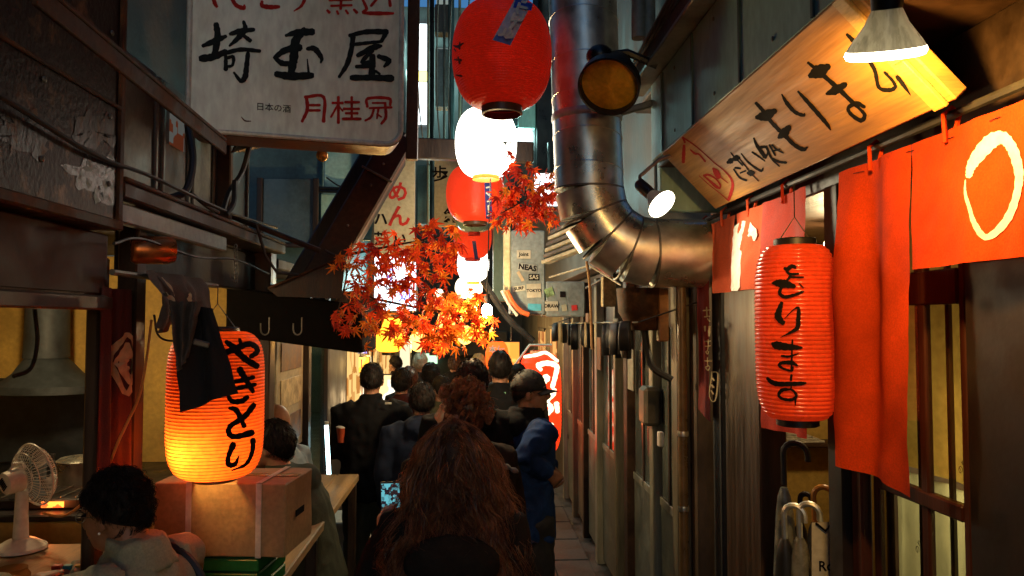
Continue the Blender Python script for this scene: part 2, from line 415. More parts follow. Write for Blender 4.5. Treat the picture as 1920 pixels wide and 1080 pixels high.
# upper cabinets above the ledge
CB = thing('duct_cabinet', 'row of scratched steel cabinets with hoses on the eatery eave ledge', 'cabinet', (-1.3, 3.2, 2.42))
for (y0, y1, m_) in ((2.62, 3.0, steel_dull), (3.03, 3.34, wall_grey), (3.36, 3.66, steel_dull), (3.70, 4.2, wall_grey)):
    MB().box((-1.48, y0, 2.442), (-1.25, y1, 2.98), .008).build('cabinet_body', m_, CB)
    fr = MB()
    for (a, b) in (((-1.243, y0 + .02, 2.46), (-1.243, y0 + .02, 2.96)), ((-1.243, y1 - .02, 2.46), (-1.243, y1 - .02, 2.96))):
        fr.bar(a, b, .014, .022, up=(0, 1, 0))
    fr.bar((-1.243, y0 + .032, 2.93), (-1.243, y1 - .032, 2.93), .014, .022).bar((-1.243, y0 + .032, 2.49), (-1.243, y1 - .032, 2.49), .014, .022)
    fr.build('door_frame', steel_dull, CB)
MB().box((-1.24, 3.10, 2.72), (-1.236, 3.25, 2.88), 0).build('sticker', EV('print_sticker', (.5, .5, .45), (.5, .12, .05), .12, 22), CB)  # sticker is given a faint glow of its own
boxo('cabinet_post', (-1.24, 3.66, 2.442), (-1.17, 3.70, 2.99), wood_brown, CB)
def curve_pts(pts, n=8):
    pp = [Vector(p) for p in pts]; ext = [pp[0] * 2 - pp[1]] + pp + [pp[-1] * 2 - pp[-2]]; out = []
    for i in range(1, len(ext) - 2):
        a, b, c, d = ext[i - 1:i + 3]
        for k in range(n):
            t = k / n
            out.append(.5 * ((2 * b) + (c - a) * t + (2 * a - 5 * b + 4 * c - d) * t * t + (3 * b - a - 3 * c + d) * t ** 3))
    out.append(pp[-1]); return out
def pxs(l): return [P(*a) for a in l]
for l, r in (([(352, 235, 2.95), (362, 300, 2.9), (350, 355, 2.85), (320, 372, 2.8)], .014), ([(357, 360, 2.9), (385, 385, 3.0), (410, 398, 3.1)], .007),
             ([(470, 265, 3.4), (455, 320, 3.4), (430, 360, 3.3), (418, 395, 3.25)], .012), ([(440, 340, 3.3), (438, 380, 3.25), (424, 402, 3.2)], .012)):
    MB().tube(curve_pts(pxs(l)), r, 8).build('hose', black_rubber, CB, True)
# rust-brown eave beam coming down out of the dark
bm_ = thing('eave_beam', 'long rust brown angle beam slanting down over the eatery hood', 'beam', P(400, 262, 2.25))
a, b = P(40, -40, 1.28), P(408, 262, 2.25)
MB().bar(a, b, .055, .010, ch=.002).build('top_flange', rust_beam, bm_)
MB().bar(a + Vector((.022, 0, -.026)), b + Vector((.022, 0, -.026)), .010, .038, ch=.002).build('web', rust_beam, bm_)

# copper pot hanging under the eave, with hook
cp = thing('copper_pot', 'round copper pot hung on its side below the eave band', 'pot', P(285, 490, 2.62))
c0 = P(246, 468, 2.58); c1 = P(326, 470, 2.66)
axv = (c1 - c0).normalized()
MB().lathe([(.0, 0), (.04, .0), (.048, .012), (.048, (c1 - c0).length - .02), (.042, (c1 - c0).length), (.0, (c1 - c0).length)], c0, 24, axv).build('pot_body', copper, cp, True)
MB().tube(curve_pts([c0 + Vector((.03, -.02, .04)), c0 + Vector((.03, 0, .1)), c0 + Vector((.03, .02, .17))]), .005, 6).build('hook', steel_dull, cp, True)

# tarnished reflector dish under the sign
q = P(540, 285, 3.55)
ds = thing('lamp_dish', 'large tarnished round reflector dish below the white shop sign', 'reflector', q)
nd = Vector((.25, .25, -.93)).normalized()
MB().lathe([(.02, -.10), (.12, -.085), (.20, -.05), (.245, 0), (.25, .0), (.24, .006), (.19, -.04), (.05, -.075)], q + Vector((-.02, 0, .06)), 40, nd).build('dish', M('tarnish', (.10, .075, .05), .3, metal=.7, var=.4, bump=.1), ds, True)
MB().tube([q + Vector((-.02, 0, .06)) - nd * .1, q + Vector((-.02, 0.02, .45))], .012, 8).build('stem', black_metal, ds, True)
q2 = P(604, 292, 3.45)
MB().ell(q2, (.028, 0, 0), (0, .028, 0), (0, 0, .028)).build('bulb', M('bulb_brass', (.75, .45, .12), .2, metal=.6, var=.2), ds, True)  # brass ball painted in for the gold highlight at the dish rim

# ------------------------------------------------------------------ LEAN-TO ROOF with barge board, further along on the left
RF = thing('lean_to_roof', 'dark lean-to roof with heavy brown barge boards and iron hooks', 'roof', P(640, 600, 4.2))
a, b = P(752, 255, 4.3), P(585, 545, 4.1)
MB().bar(a, b, .17, .075, up=(0, 1, 0), ch=.01).build('barge_board', wood_brown, RF)
a2, b2 = a + Vector((-.11, .16, .02)), b + Vector((-.11, .16, .02))
MB().bar(a2, b2, .16, .08, up=(0, 1, 0), ch=.01).build('barge_board', wood_dark, RF)
jm = a.lerp(b, .27)
MB().bar(jm + Vector((-.085, -.045, .045)), jm + Vector((.085, -.045, -.045)), .012, .022, up=(0, 1, 0), ch=.002).build('splice_plate', steel_dull, RF)
for t in (.05, .2, .34, .6):
    pp = a.lerp(b, t); MB().ell(pp + Vector((0, -.042, 0)), (.008, 0, 0), (0, .006, 0), (0, 0, .008), 8, 5).build('bolt', steel_dull, RF, True)
dn = (b - a).normalized()
MB().bar(a + Vector((-.02, .30, 0)), b + Vector((-.02, .30, 0)), .5, .05, up=(-.9, 0, .5), ch=.004).build('roof_deck', soot, RF)
MB().obox(P(575, 600, 4.35), (.36, 0, -.05), (0, .30, 0), (0, 0, .13), .01).build('eave_box', M('eave_black', (.006, .005, .004), .9, spec=.1, var=.5), RF)
MB().add([P(500, 540, 3.9), P(648, 478, 3.9), P(640, 560, 3.9), P(520, 556, 3.9), P(500, 540, 4.3), P(648, 478, 4.3), P(640, 560, 4.3), P(520, 556, 4.3)],
         [(0, 1, 2, 3), (7, 6, 5, 4), (0, 4, 5, 1), (1, 5, 6, 2), (2, 6, 7, 3), (3, 7, 4, 0)]).build('gable_panel', wood_dark, RF)
MB().bar(P(503, 540, 3.88), P(632, 486, 3.88), .01, .012).build('gable_trim', rust_beam, RF)
MB().tube(pxs([(480, 420, 3.7), (498, 480, 3.75), (520, 512, 3.8), (560, 515, 3.85)]), .008, 6).build('cable', black_rubber, RF, True)
MB().tube([P(420, 400, 3.7), P(600, 470, 3.8)], .014, 8).build('gutter_pipe', wood_dark, RF, True)
for u in (495, 556):
    pts = [P(u + 8 * math.cos(t) + 2, 618 + 10 * math.sin(t), 3.8) for t in [x * math.pi / 6 for x in range(0, 7)]]
    pts = [P(u + 10, 595, 3.8)] + pts + [P(u - 6, 606, 3.8)]
    MB().tube(pts, .004, 6).build('hook', steel_dull, RF, True)
q = P(668, 595, 4.6)
dr_ = thing('drum', 'dark round barrel lying end-on below the lean-to eave', 'barrel', q + Vector((0, 0, -.16)))
MB().lathe([(.0, 0), (.15, 0), (.158, .01), (.158, .05), (.150, .06), (.155, .4), (.0, .4)], q, 28, (-.15, 1, 0)).build('drum_body', wood_dark, dr_, True)
MB().lathe([(.157, -.004), (.164, -.004), (.164, .03), (.157, .03)], q, 32, (-.15, 1, 0)).build('hoop', rust_beam, dr_, True)
# the frame posts that carry the white sign and the cross beam
SF = thing('sign_gantry', 'dark timber post and cross beam spanning beside the white shop sign', 'gantry', P(772, 300, 3.6))
MB().bar(P(777, -60, 3.6), P(772, 300, 3.6), .055, .055, up=(0, 1, 0)).build('post', wood_brown, SF)
MB().bar(P(778, 279, 5.0), P(1000, 287, 5.0), .07, .14, ch=.008).build('cross_beam', wood_dark, SF)

# ------------------------------------------------------------------ LEFT ROW further on
LF = thing('left_row_building', 'two storey weathered building with blue-green metal sheets beyond the lean-to', 'building', (-1.4, 7, 0))
boxo('lower_wall', (-1.75, 6.2, 0), (-1.32, 12.5, 2.1), wall_brown, LF)
boxo('stall_back', (-2.6, 4.42, 0), (-2.45, 6.2, 2.4), wall_brown, LF)
boxo('upper_wall', (-2.2, 5.62, 2.25), (-1.12, 12.5, 7), teal_dark, LF)
boxo('roof_underside', (-2.6, 4.42, 2.30), (-1.13, 6.3, 2.36), soot, LF)
for (u0, v0, u1, v1) in ((607, 150, 706, 352), (600, 364, 704, 450)):
    p0, p1 = P(u0, v1, 5.55), P(u1, v0, 5.55)
    MB().box((p0.x, 5.55, p0.z), (p1.x, 5.60, p1.z), .006).build('metal_sheet', M('cyan_sheet', (.16, .36, .34), .5, c2=(.30, .52, .48), scale=4, detail=9, bump=.3, amount=(.4, .6)), LF)
p0, p1 = P(492, 455, 5.5), P(588, 335, 5.5)
w = MB().box((p0.x, 5.50, p0.z), (p1.x, 5.53, p1.z), .004).build('window', M('dim_pane', (.06, .09, .10), .2, var=.4, scale=3), LF)
MB().bar((p0.x - .02, 5.49, p0.z), (p0.x - .02, 5.49, p1.z), .04, .03, up=(0, 1, 0)).bar((p1.x + .02, 5.49, p0.z), (p1.x + .02, 5.49, p1.z), .04, .03, up=(0, 1, 0)).bar((p0.x, 5.49, p0.z - .02), (p1.x, 5.49, p0.z - .02), .03, .03).build('frame', wood_dark, w)
for vv in (352, 358):
    MB().tube(pxs([(590, vv, 5.5), (650, vv + 2, 5.48), (716, vv, 5.5)]), .012, 8).build('pipe', black_metal, LF, True)
MB().tube(curve_pts(pxs([(612, 333, 5.48), (640, 350, 5.47), (680, 352, 5.47)])), .006, 6).build('cable', black_rubber, LF, True)
MB().bar(P(727, 268, 5.5), P(700, 470, 5.5), .05, .05, up=(0, 1, 0)).build('corner_strip', M('pale_strip', (.38, .36, .24), .6, var=.3), LF)

# dark counter fronts and the glazed door of the second stall
BD = thing('notice_board', 'pale menu board with brown picture cards on the stall back wall', 'notice board', (-1.42, 5.5, 1.0))
MB().box((-1.36, 5.15, 1.05), (-1.32, 5.95, 1.95), .005).build('board', M('board_cream', (.34, .28, .18), .7, var=.25), BD)
for i, z in enumerate((1.12, 1.38, 1.64)):
    MB().box((-1.317, 5.25, z), (-1.311, 5.85, z + .2), .002).build('card', M('card%d' % (i % 2), ((.16, .08, .03), (.40, .30, .16))[i % 2], .6, var=.5, scale=11), BD)
boxo('door_post', (-1.36, 5.97, 0), (-1.28, 6.07, 2.2), wood_dark, LF)
boxo('door_post', (-1.36, 6.75, 0), (-1.28, 6.85, 2.2), wood_dark, LF)
MB().box((-1.315, 6.08, .1), (-1.31, 6.74, 2.0), 0).build('door_glass', GLASS('door_glass', (.6, .8, .8)), LF)
tl = thing('tube_light', 'upright cyan white fluorescent tube lamp by the left doorway', 'lamp', P(617, 960, 6.3))
t0, t1 = P(612, 797, 6.3), P(618, 912, 6.3)
MB().tube([t0, t1], .016, 10).build('tube', E('tube_cyan', (.55, .95, 1.0), 9), tl, True)
MB().tube([t1, P(620, 968, 6.3)], .014, 8).build('stem', steel_dull, tl, True)
MB().tube([t0, t0 + Vector((0, 0, .03))], .018, 10).build('cap', white_plastic, tl, True)
bz = P(620, 968, 6.3)
MB().box((bz.x - .2, 6.1, 0), (bz.x + .2, 6.5, bz.z), .01).build('base_box', M('pale_base', (.25, .26, .22), .5), tl)

# ------------------------------------------------------------------ RIGHT BUILDING, near
RB = thing('bar_building', 'dark wooden bar front with lattice glass door and teal fascia', 'building', (1.3, 2.2, 0))
boxo('fascia_sheet', (.835, .3, 2.735), (.86, 3.42, 3.10), teal_sheet, RB)
for y in (1.25, 1.75, 2.25, 2.75, 3.2):
    boxo('sheet_seam', (.828, y, 2.74), (.8345, y + .012, 3.09), M('seam_dark', (.03, .06, .06), .5), RB, 0)
boxo('fascia_end', (.862, 3.36, 2.5), (1.3, 3.42, 3.10), teal_sheet, RB)
MB().bar((.80, .3, 3.11), (.80, 3.6, 3.11), .09, .02).build('rail', steel_dull, RB)
MB().bar((.775, .3, 3.16), (.775, 3.6, 3.16), .012, .09).build('rail', rust_beam, RB)
boxo('upper_wall', (.86, .2, 3.10), (1.2, 3.9, 6.5), wall_grey, RB)
boxo('rear_wall', (1.15, -2.2, 0), (1.5, .18, 6.5), wall_brown, RB)  # out of view, put in to darken the left side
boxo('rear_fascia', (.84, -2.2, 2.7), (1.149, .19, 6.5), wall_grey, RB)  # unseen upper part of the added skylight block
boxo('soffit', (.86, .3, 2.70), (1.9, 3.4, 2.725), wood_brown, RB)
boxo('head_beam', (1.17, .3, 2.43), (1.30, 3.6, 2.69), wood_dark, RB)
MB().tube([(1.11, 1.2, 2.475), (1.11, 3.52, 2.475)], .011, 8).build('curtain_rod', soot, RB, True)
boxo('post', (1.14, 2.265, 0), (1.23, 2.36, 2.43), M('post_black', (.016, .007, .004)), RB)
boxo('post', (1.13, 2.90, 0), (1.24, 3.30, 2.43), wood_post, RB)
boxo('post', (1.125, 3.34, 0), (1.26, 3.46, 2.43), soot, RB)
boxo('post', (1.15, .4, 0), (1.24, 1.69, 2.43), M('post_black', (.016, .007, .004), .5, var=.5, scale=7, stretch=(3, 3, .25), bump=.3, spec=.3), RB)
boxo('door_post', (1.165, 2.20, 0), (1.20, 2.262, 2.43), wood_red, RB)
boxo('white_pane', (1.20, 2.235, 2.1), (1.21, 2.262, 2.4), white_frame, RB)
# entry recess with yellow wall
boxo('recess_wall', (2.10, 2.2, 0), (2.2, 4.6, 2.43), plaster_yellow, RB)
boxo('recess_end', (1.26, 4.2, 0), (2.1, 4.3, 2.43), plaster_yellow, RB)
boxo('recess_side', (1.30, 2.27, 0), (2.1, 2.31, 2.43), wood_brown, RB)
boxo('jamb', (1.235, 2.365, 0), (1.27, 2.40, 2.4), M('jamb_orange', (.42, .16, .03), .45, var=.2), RB)
boxo('recess_ceiling', (1.31, 1.0, 2.44), (2.6, 4.6, 2.5), wood_brown, RB)
# lattice glass door
DX = 1.20
dz = lambda v, u: PX(u, v, DX).z
rz = 1.54
for (y0, y1) in ((2.168, 2.198), (1.925, 1.958), (1.76, 1.785)):
    boxo('stile', (DX, y0, .05), (DX + .02, y1, 2.43), wood_red, RB, .004)
boxo('rail_middle', (DX - .004, 1.785, rz - .035), (DX + .026, 2.168, rz + .005), wood_red, RB, .004)
boxo('rail_top', (DX - .004, 1.785, 2.04), (DX + .026, 2.168, 2.13), wood_red, RB, .004)
for (y0, y1) in ((1.959, 2.167), (1.786, 1.924)):
    boxo('pane', (DX + .008, y0, rz + .006), (DX + .012, y1, 2.039), GLASS('pane_glass', (.85, .85, .75), .04), RB, 0)
    boxo('pane', (DX + .008, y0, .06), (DX + .012, y1, rz - .036), GLASS('pane_glass', (.85, .85, .75), .04), RB, 0)
for y in (1.90, 2.035):
    boxo('inner_bar', (DX + .05, y, .1), (DX + .062, y + .016, 2.4), wood_post, RB, .002)
MB().grid(lambda s, t: Vector((DX + .095 + .012 * math.sin(s * 40) + .008 * math.sin(s * 17 + t * 4), 1.5 + .76 * s, .1 + 1.45 * t)), 60, 10).build('inner_curtain', M('curtain_cream', (.58, .56, .40), .8, var=.15, scale=3, trans=.55, stretch=(1, 1, .3)), RB, True)
MB().grid(lambda s, t: Vector((DX + .13 + .006 * math.sin(s * 30), 1.5 + .76 * s, 1.555 + .87 * t)), 40, 8).build('inner_screen', M('screen_amber', (.34, .22, .06), .8, var=.3, scale=2, trans=.4), RB, True)
for (u, v, X, ang) in ((1808, 870, DX + .013, .9), (1725, 1020, DX + .013, 1.0)):
    c = PX(u, v, X); ax = Vector((0, -math.cos(ang), math.sin(ang) * 1.0)).normalized(); ay = Vector((0, math.sin(ang), math.cos(ang)))
    mb = MB(); lettering(mb, 'のり塩', c, ax, ay, .022, .0003); mb.build('glass_note', ink, RB)
lmp = thing('entry_lamp', 'small wall lamp inside the bar entry recess', 'lamp', (1.6, 3.2, 2.3))
MB().ell((1.6, 3.2, 2.33), (.05, 0, 0), (0, .05, 0), (0, 0, .05)).build('globe', E('entry_globe', (1, .72, .35), 8), lmp, True)
MB().tube([(1.6, 3.2, 2.37), (1.6, 3.2, 2.44)], .02, 8).build('stem', black_metal, lmp, True)
point('entry_light', (1.6, 3.2, 2.26), 16, (1, .72, .36), .05, lmp)
lmp = thing('room_lamp', 'ceiling lamp in the room behind the lattice door', 'lamp', (2.0, 1.7, 2.2))
MB().ell((2.0, 1.7, 2.3), (.07, 0, 0), (0, .07, 0), (0, 0, .07)).build('globe', E('room_globe', (1, .8, .45), 8), lmp, True)
MB().tube([(2.0, 1.7, 2.36), (2.0, 1.7, 2.44)], .02, 8).build('stem', black_metal, lmp, True)
point('room_light', (1.70, 1.90, 1.65), 15, (1, .84, .46), .08, lmp)
boxo('room_wall', (2.5, .5, 0), (2.6, 2.26, 2.43), plaster_yellow, RB)

# ------------------------------------------------------------------ RIGHT ROW further on
RR = thing('right_row_building', 'long dark shop row with narrow glazed wooden doors beyond the duct', 'building', (1.15, 6, 0))
boxo('wall', (1.10, 3.62, 0), (1.30, 12.5, 2.4), wall_brown, RR)
boxo('upper_wall', (.98, 3.95, 2.42), (1.4, 12.5, 7), wall_grey, RR)
ys = [3.72, 4.25, 4.95, 5.35, 6.15, 6.9, 7.6, 8.4]
for i, y in enumerate(ys):
    boxo('post', (1.03, y, 0), (1.098, y + (.075 if i % 2 else .11), 2.35), (M('post_tan', (.115, .098, .062), .45, var=.4, stretch=(3, 3, .3)), M('post_grey', (.24, .225, .16), .4, var=.3, stretch=(3, 3, .3)), wood_brown)[i % 3], RR, .005)
for i in (0, 1, 3, 4, 5, 6):
    y0 = ys[i] + .12; y1 = ys[i + 1] - .01
    boxo('door_panel', (1.075, y0, .05), (1.099, y1, .95), (M('door_green', (.13, .135, .095), .5, var=.4, bump=.3), M('door_tan', (.125, .12, .088), .5, var=.4, bump=.3))[i % 2], RR, .004)
    boxo('door_pane', (1.08, y0 + .02, 1.0), (1.084, y1 - .02, 1.95), M('dark_pane', (.11, .12, .10), .07, var=.3, spec=.9, bump=0), RR, 0)
    ym = (y0 + y1) / 2
    boxo('muntin', (1.068, ym - .012, .955), (1.0795, ym + .012, 1.96), wood_post, RR, .002)
    boxo('door_rail', (1.068, y0, .952), (1.0795, y1, .998), M('rail_pale', (.22, .20, .14), .5, var=.3), RR, .002)
MB().tube([(1.0, 3.52, 0), (1.0, 3.52, 2.3)], .022, 10).build('downpipe', M('pipe_brown', (.14, .09, .04), .35, var=.3), RR, True)
for z in (.75, 1.1, 1.45):
    MB().lathe([(.026, 0), (.028, .012), (.026, .024)], (1.0, 3.52, z), 12).build('pipe_clip', galv, RR, True)
boxo('meter_box', (.97, 4.18, 1.40), (1.07, 4.34, 1.62), M('meter', (.10, .085, .06), .4), RR, .02)
boxo('switch', (1.0, 3.98, 1.32), (1.03, 4.02, 1.40), white_plastic, RR, .005)
q = P(1200, 578, 3.75)
MB().loft([((q.x, 3.75, q.z + .10), (.12, 0, 0), (0, .12, 0)), ((q.x, 3.75, q.z - .02), (.11, 0, 0), (0, .11, 0)), ((q.x + .02, 3.75, q.z - .11), (.075, 0, 0), (0, .075, 0)), ((q.x + .02, 3.75, q.z - .112), (.07, 0, 0), (0, .07, 0))], 20).build('funnel', rust_beam, RR, 50)
MB().tube(curve_pts([q + Vector((.02, 0, -.1)), P(1215, 660, 3.75), P(1225, 690, 3.72), P(1260, 712, 3.7)]), .018, 8).build('hose', black_rubber, RR, True)
boxo('timber_stub', (P(1232, 640, 3.7).x, 3.66, P(1232, 640, 3.7).z), (P(1250, 560, 3.7).x, 3.72, P(1250, 540, 3.7).z), M('stub_orange', (.25, .11, .035), .5, var=.3), RR)

# far end of the alley
FE = thing('far_building', 'dark building closing the far end of the alley', 'building', (0, 16.5, 0))
boxo('wall', (-4, 16.5, 0), (4, 16.9, 9), M('far_wall', (.05, .06, .06), .6, var=.5, scale=1.5), FE)
boxo('awning', (-.9, 15.9, 1.25), (.75, 16.48, 1.75), M('far_awning', (.06, .065, .06), .5, var=.3), FE)
for (u0, v0, u1, v1, c, s) in ((778, 45, 800, 130, (.8, .95, 1), 3.5), (778, 134, 800, 150, (1, .9, .2), 3), (778, 154, 800, 232, (.85, .97, 1), 3.5), (796, 663, 820, 682, (.6, 1, .6), 1.2), (760, 690, 800, 720, (1, .6, .2), .8), (1000, 60, 1035, 120, (.3, .5, .5), .3), (818, 0, 845, 60, (.5, .6, .55), .35), (815, 90, 840, 170, (.35, .45, .42), .3)):
    p0, p1 = P(u0, v1, 16.4), P(u1, v0, 16.4)
    MB().box((p0.x, 16.40, p0.z), (p1.x, 16.46, p1.z), 0).build('lit_window', E('far_%d_%d' % (u0, v0), c, s), FE)
point('neon_light', P(790, 110, 15.6), 160, (.55, 1, .92), .4, FE)
for (X0, X1) in ((-1.9, -1.32), (1.1, 1.7)):
    o = boxo('side_wall', (X0, 12.52, 0), (X1, 16.48, 7), M('far_side', (.05, .045, .035), .6, var=.4, scale=2), FE)

def added_far_lamp(label, u, v, Y, r, power):  # lamps added to give a warm glow behind the crowd
    c = P(u, v, Y); T = thing('far_lantern', label, 'lantern', c - Vector((0, 0, r)), 'small amber lamps at the far end of the alley')
    MB().ell(c, (r, 0, 0), (0, r, 0), (0, 0, r * 1.15), 20, 12).build('paper_body', E('far_amber', (1, .55, .12), 3.0), T, True)
    MB().lathe([(r * .5, r * 1.08), (r * .5, r * 1.2), (r * .3, r * 1.22)], c, 16).build('top_ring', black_metal, T, True)
    MB().tube([c + Vector((0, 0, r * 1.2)), c + Vector((0, 0, r * 1.2 + .5))], .004, 5).build('cord', black_rubber, T)
    point('glow', c + Vector((0, -r - .15, -.05)), power, (1, .58, .18), .1, T)
added_far_lamp('amber lamp left of the crowd below the leaves', 690, 628, 9.6, .12, 20)
added_far_lamp('amber lamp deep in the alley over the heads', 784, 640, 11.5, .14, 26)
added_far_lamp('amber lamp beyond the blond head', 872, 628, 12.5, .14, 26)
added_far_lamp('amber lamp near the dark far awning', 838, 606, 14.0, .15, 30)
for i, (y0, y1, zt_) in enumerate(((8.0, 8.9, 1.8), (9.3, 10.4, 1.9), (10.8, 12.2, 1.85))):  # glowing windows added on both sides to warm the far end
    wd = MB().box((-1.318, y0, .7), (-1.312, y1, zt_), 0).build('shop_window', EV('shop_lit%d' % i, (1, .60, .20), (.55, .22, .05), .9, 5), LF)
    for z_ in (.7, zt_): MB().bar((-1.305, y0, z_), (-1.305, y1, z_), .02, .05).build('frame_rail', wood_dark, wd)
    wd = MB().box((1.088, y0 + .3, .7), (1.094, y1, zt_), 0).build('shop_window', EV('shop_lit_r%d' % i, (1, .50, .14), (.5, .16, .04), .8, 5), RR)
    for z_ in (.7, zt_): MB().bar((1.082, y0 + .3, z_), (1.082, y1, z_), .02, .05).build('frame_rail', wood_dark, wd)

# clutter: cables, pipes, boards and screws on the left eave and right upper wall
boxo('hood_seam', (-1.0685, 1.62, 2.30), (-1.0645, 1.632, 3.0), rust_beam, LS, 0)
boxo('header_board', (-1.139, 1.2, 2.08), (-1.128, 1.78, 2.26), M('board_red', (.030, .010, .006), .6, spec=.2, var=.5), LS)
boxo('header_board', (-1.139, 1.80, 2.08), (-1.131, 2.37, 2.262), M('board_red2', (.040, .013, .007), .6, spec=.2, var=.5), LS)
MB().tube(curve_pts([(-1.05, .9, 2.44), (-1.04, 1.5, 2.50), (-1.05, 2.1, 2.46), (-1.05, 2.5, 2.47), (-1.04, 3.2, 2.46), (-1.06, 4.1, 2.5)]), .007, 6).build('cable', black_rubber, LS, True)
MB().tube(curve_pts([(-1.03, 2.2, 2.22), (-1.06, 2.45, 2.26), (-1.05, 2.9, 2.24), (-1.06, 3.4, 2.27), (-1.1, 4.1, 2.25)]), .005, 6).build('cable', black_rubber, LS, True)
ch_ = MB()
for k in range(9):
    c_ = P(442, 462 + 8 * k, 3.2); ch_.tube([c_ + Vector((.006 * math.cos(a), .006 * math.sin(a) * (k % 2), .010 * math.sin(a))) for a in [2 * math.pi * i / 8 for i in range(8)]], .002, 4, closed=True)
ch_.build('chain', steel_dull, LS)
MB().tube([(.80, 3.3, 3.2), (.80, 3.3, 5)], .03, 10).build('conduit', M('pipe_cream', (.34, .32, .22), .5), RB, True)
MB().tube(curve_pts([(.82, 3.5, 4.4), (.80, 3.45, 3.7), (.82, 3.3, 3.3), (.84, 2.9, 3.18)]), .012, 8).build('cable', black_rubber, RB, True)
MB().tube(curve_pts([(.83, 3.6, 4.2), (.84, 3.2, 3.5), (.85, 2.6, 3.35), (.84, 1.6, 3.30)]), .009, 8).build('cable', black_rubber, RB, True)
boxo('junction_box', (.80, 2.62, 3.22), (.858, 2.80, 3.42), M('jbox', (.22, .22, .19), .5, var=.3), RB, .01)
for y in (1.0, 1.5, 2.0, 2.5, 3.0):
    MB().ell((.831, y, 2.78), (.003, 0, 0), (0, .008, 0), (0, 0, .008), 8, 5).build('screw', steel_dull, RB, True)
    MB().ell((.831, y, 3.04), (.003, 0, 0), (0, .008, 0), (0, 0, .008), 8, 5).build('screw', steel_dull, RB, True)
MB().tube(curve_pts([(1.02, 3.56, 2.36), (.99, 4.2, 2.30), (1.0, 5.2, 2.33), (.99, 6.5, 2.28), (1.0, 8, 2.3)]), .01, 6).build('cable', black_rubber, RR, True)
for i, (y, z) in enumerate(((5.2, 1.75), (5.9, 1.6), (4.7, 1.55), (6.5, 1.8))):
    boxo('notice', (1.018, y, z), (1.026, y + .16, z + .26), (M('paper_a', (.40, .36, .24), .7, var=.3), M('paper_b', (.42, .16, .05), .7, var=.3))[i % 2], RR, .001)

# rust patches on the hood; the pale zinc patch paints in a glossy reflection
rp = random.Random(4)
def flake(poly, name, mat, X=-1.0685):
    pts = []
    for (u, v), (u2, v2) in zip(poly, poly[1:] + poly[:1]):
        for k in range(5):
            t = k / 5; pts.append(PX(u + (u2 - u) * t + rp.uniform(-9, 9), v + (v2 - v) * t + rp.uniform(-11, 11), X))
    c = sum(pts, Vector()) / len(pts); n = len(pts)
    MB().add([c] + pts, [(0, i + 1, (i + 1) % n + 1) for i in range(n)]).build(name, mat, LS)
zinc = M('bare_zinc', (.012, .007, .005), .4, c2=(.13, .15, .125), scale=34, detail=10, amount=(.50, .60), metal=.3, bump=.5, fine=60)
ochre = M('rust_ochre', (.012, .006, .004), .5, c2=(.15, .075, .018), scale=14, detail=12, amount=(.52, .66), metal=.2, bump=.5, fine=60, stretch=(1, 1, .5))
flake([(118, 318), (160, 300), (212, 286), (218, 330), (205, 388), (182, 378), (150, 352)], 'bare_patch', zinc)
flake([(0, 215), (30, 225), (70, 210), (100, 260), (85, 295), (40, 285), (0, 262)], 'rust_patch', ochre)
flake([(140, 215), (205, 205), (215, 265), (160, 280), (128, 262)], 'rust_patch', ochre)
# ================================================================== SIGNS
UP = Vector((0, 0, 1))
# --- big white enamel shop sign
bl, br = P(346, 240, 3.0), P(756, 262, 3.22)
sx = (br - bl); sx.z = 0; SW = sx.length; sx.normalize(); sn = Vector((sx.y, -sx.x, 0))      # sn points to the viewer
SB = thing('shop_sign', 'white enamel box sign with brushed black 埼玉屋 and red 月桂冠 lettering', 'sign', bl)
z0 = min(bl.z, br.z) - .02; zt = z0 + 1.15; Dp = .17; rc = .075
def rrect(w0, w1, h0, h1, r, n=6):
    o = []
    for cx, cz, a0 in ((w1 - r, h0 + r, -90), (w1 - r, h1 - r, 0), (w0 + r, h1 - r, 90), (w0 + r, h0 + r, 180)):
        for k in range(n + 1):
            a = R(a0 + 90 * k / n); o.append((cx + r * math.cos(a), cz + r * math.sin(a)))
    return o
def on_sign(x, z, d): return bl + sx * x + Vector((0, 0, z - (bl.z - z0))) + sn * d
out = rrect(0, SW, 0, 1.15, rc); n_ = len(out)
vs_ = [on_sign(x, z, 0) for x, z in out] + [on_sign(x, z, -Dp) for x, z in out]
MB().add(vs_, [tuple(range(n_)), tuple(range(2 * n_ - 1, n_ - 1, -1))] + [(i, (i + 1) % n_, n_ + (i + 1) % n_, n_ + i) for i in range(n_)]).build('casing', M('sign_casing', (.22, .085, .03), .45, var=.4, scale=6, bump=.3), SB)
inn = rrect(.022, SW - .022, .022, 1.128, rc * .8)
MB().add([on_sign(x, z, .004) for x, z in inn], [tuple(range(n_))]).build('face', white_enamel, SB)
MB().tube([on_sign(x, z, .008) for x, z in rrect(.012, SW - .012, .012, 1.138, rc * .9)], .011, 8, closed=True).build('rim', white_frame, SB, True)
sp0 = on_sign(0, 0, .0055)
def sign_map(u, v, l): return Pplane(u, v, sp0, sn) + sn * l
T2 = lambda x, y: (340 + x / 3.6, y / 3.6)
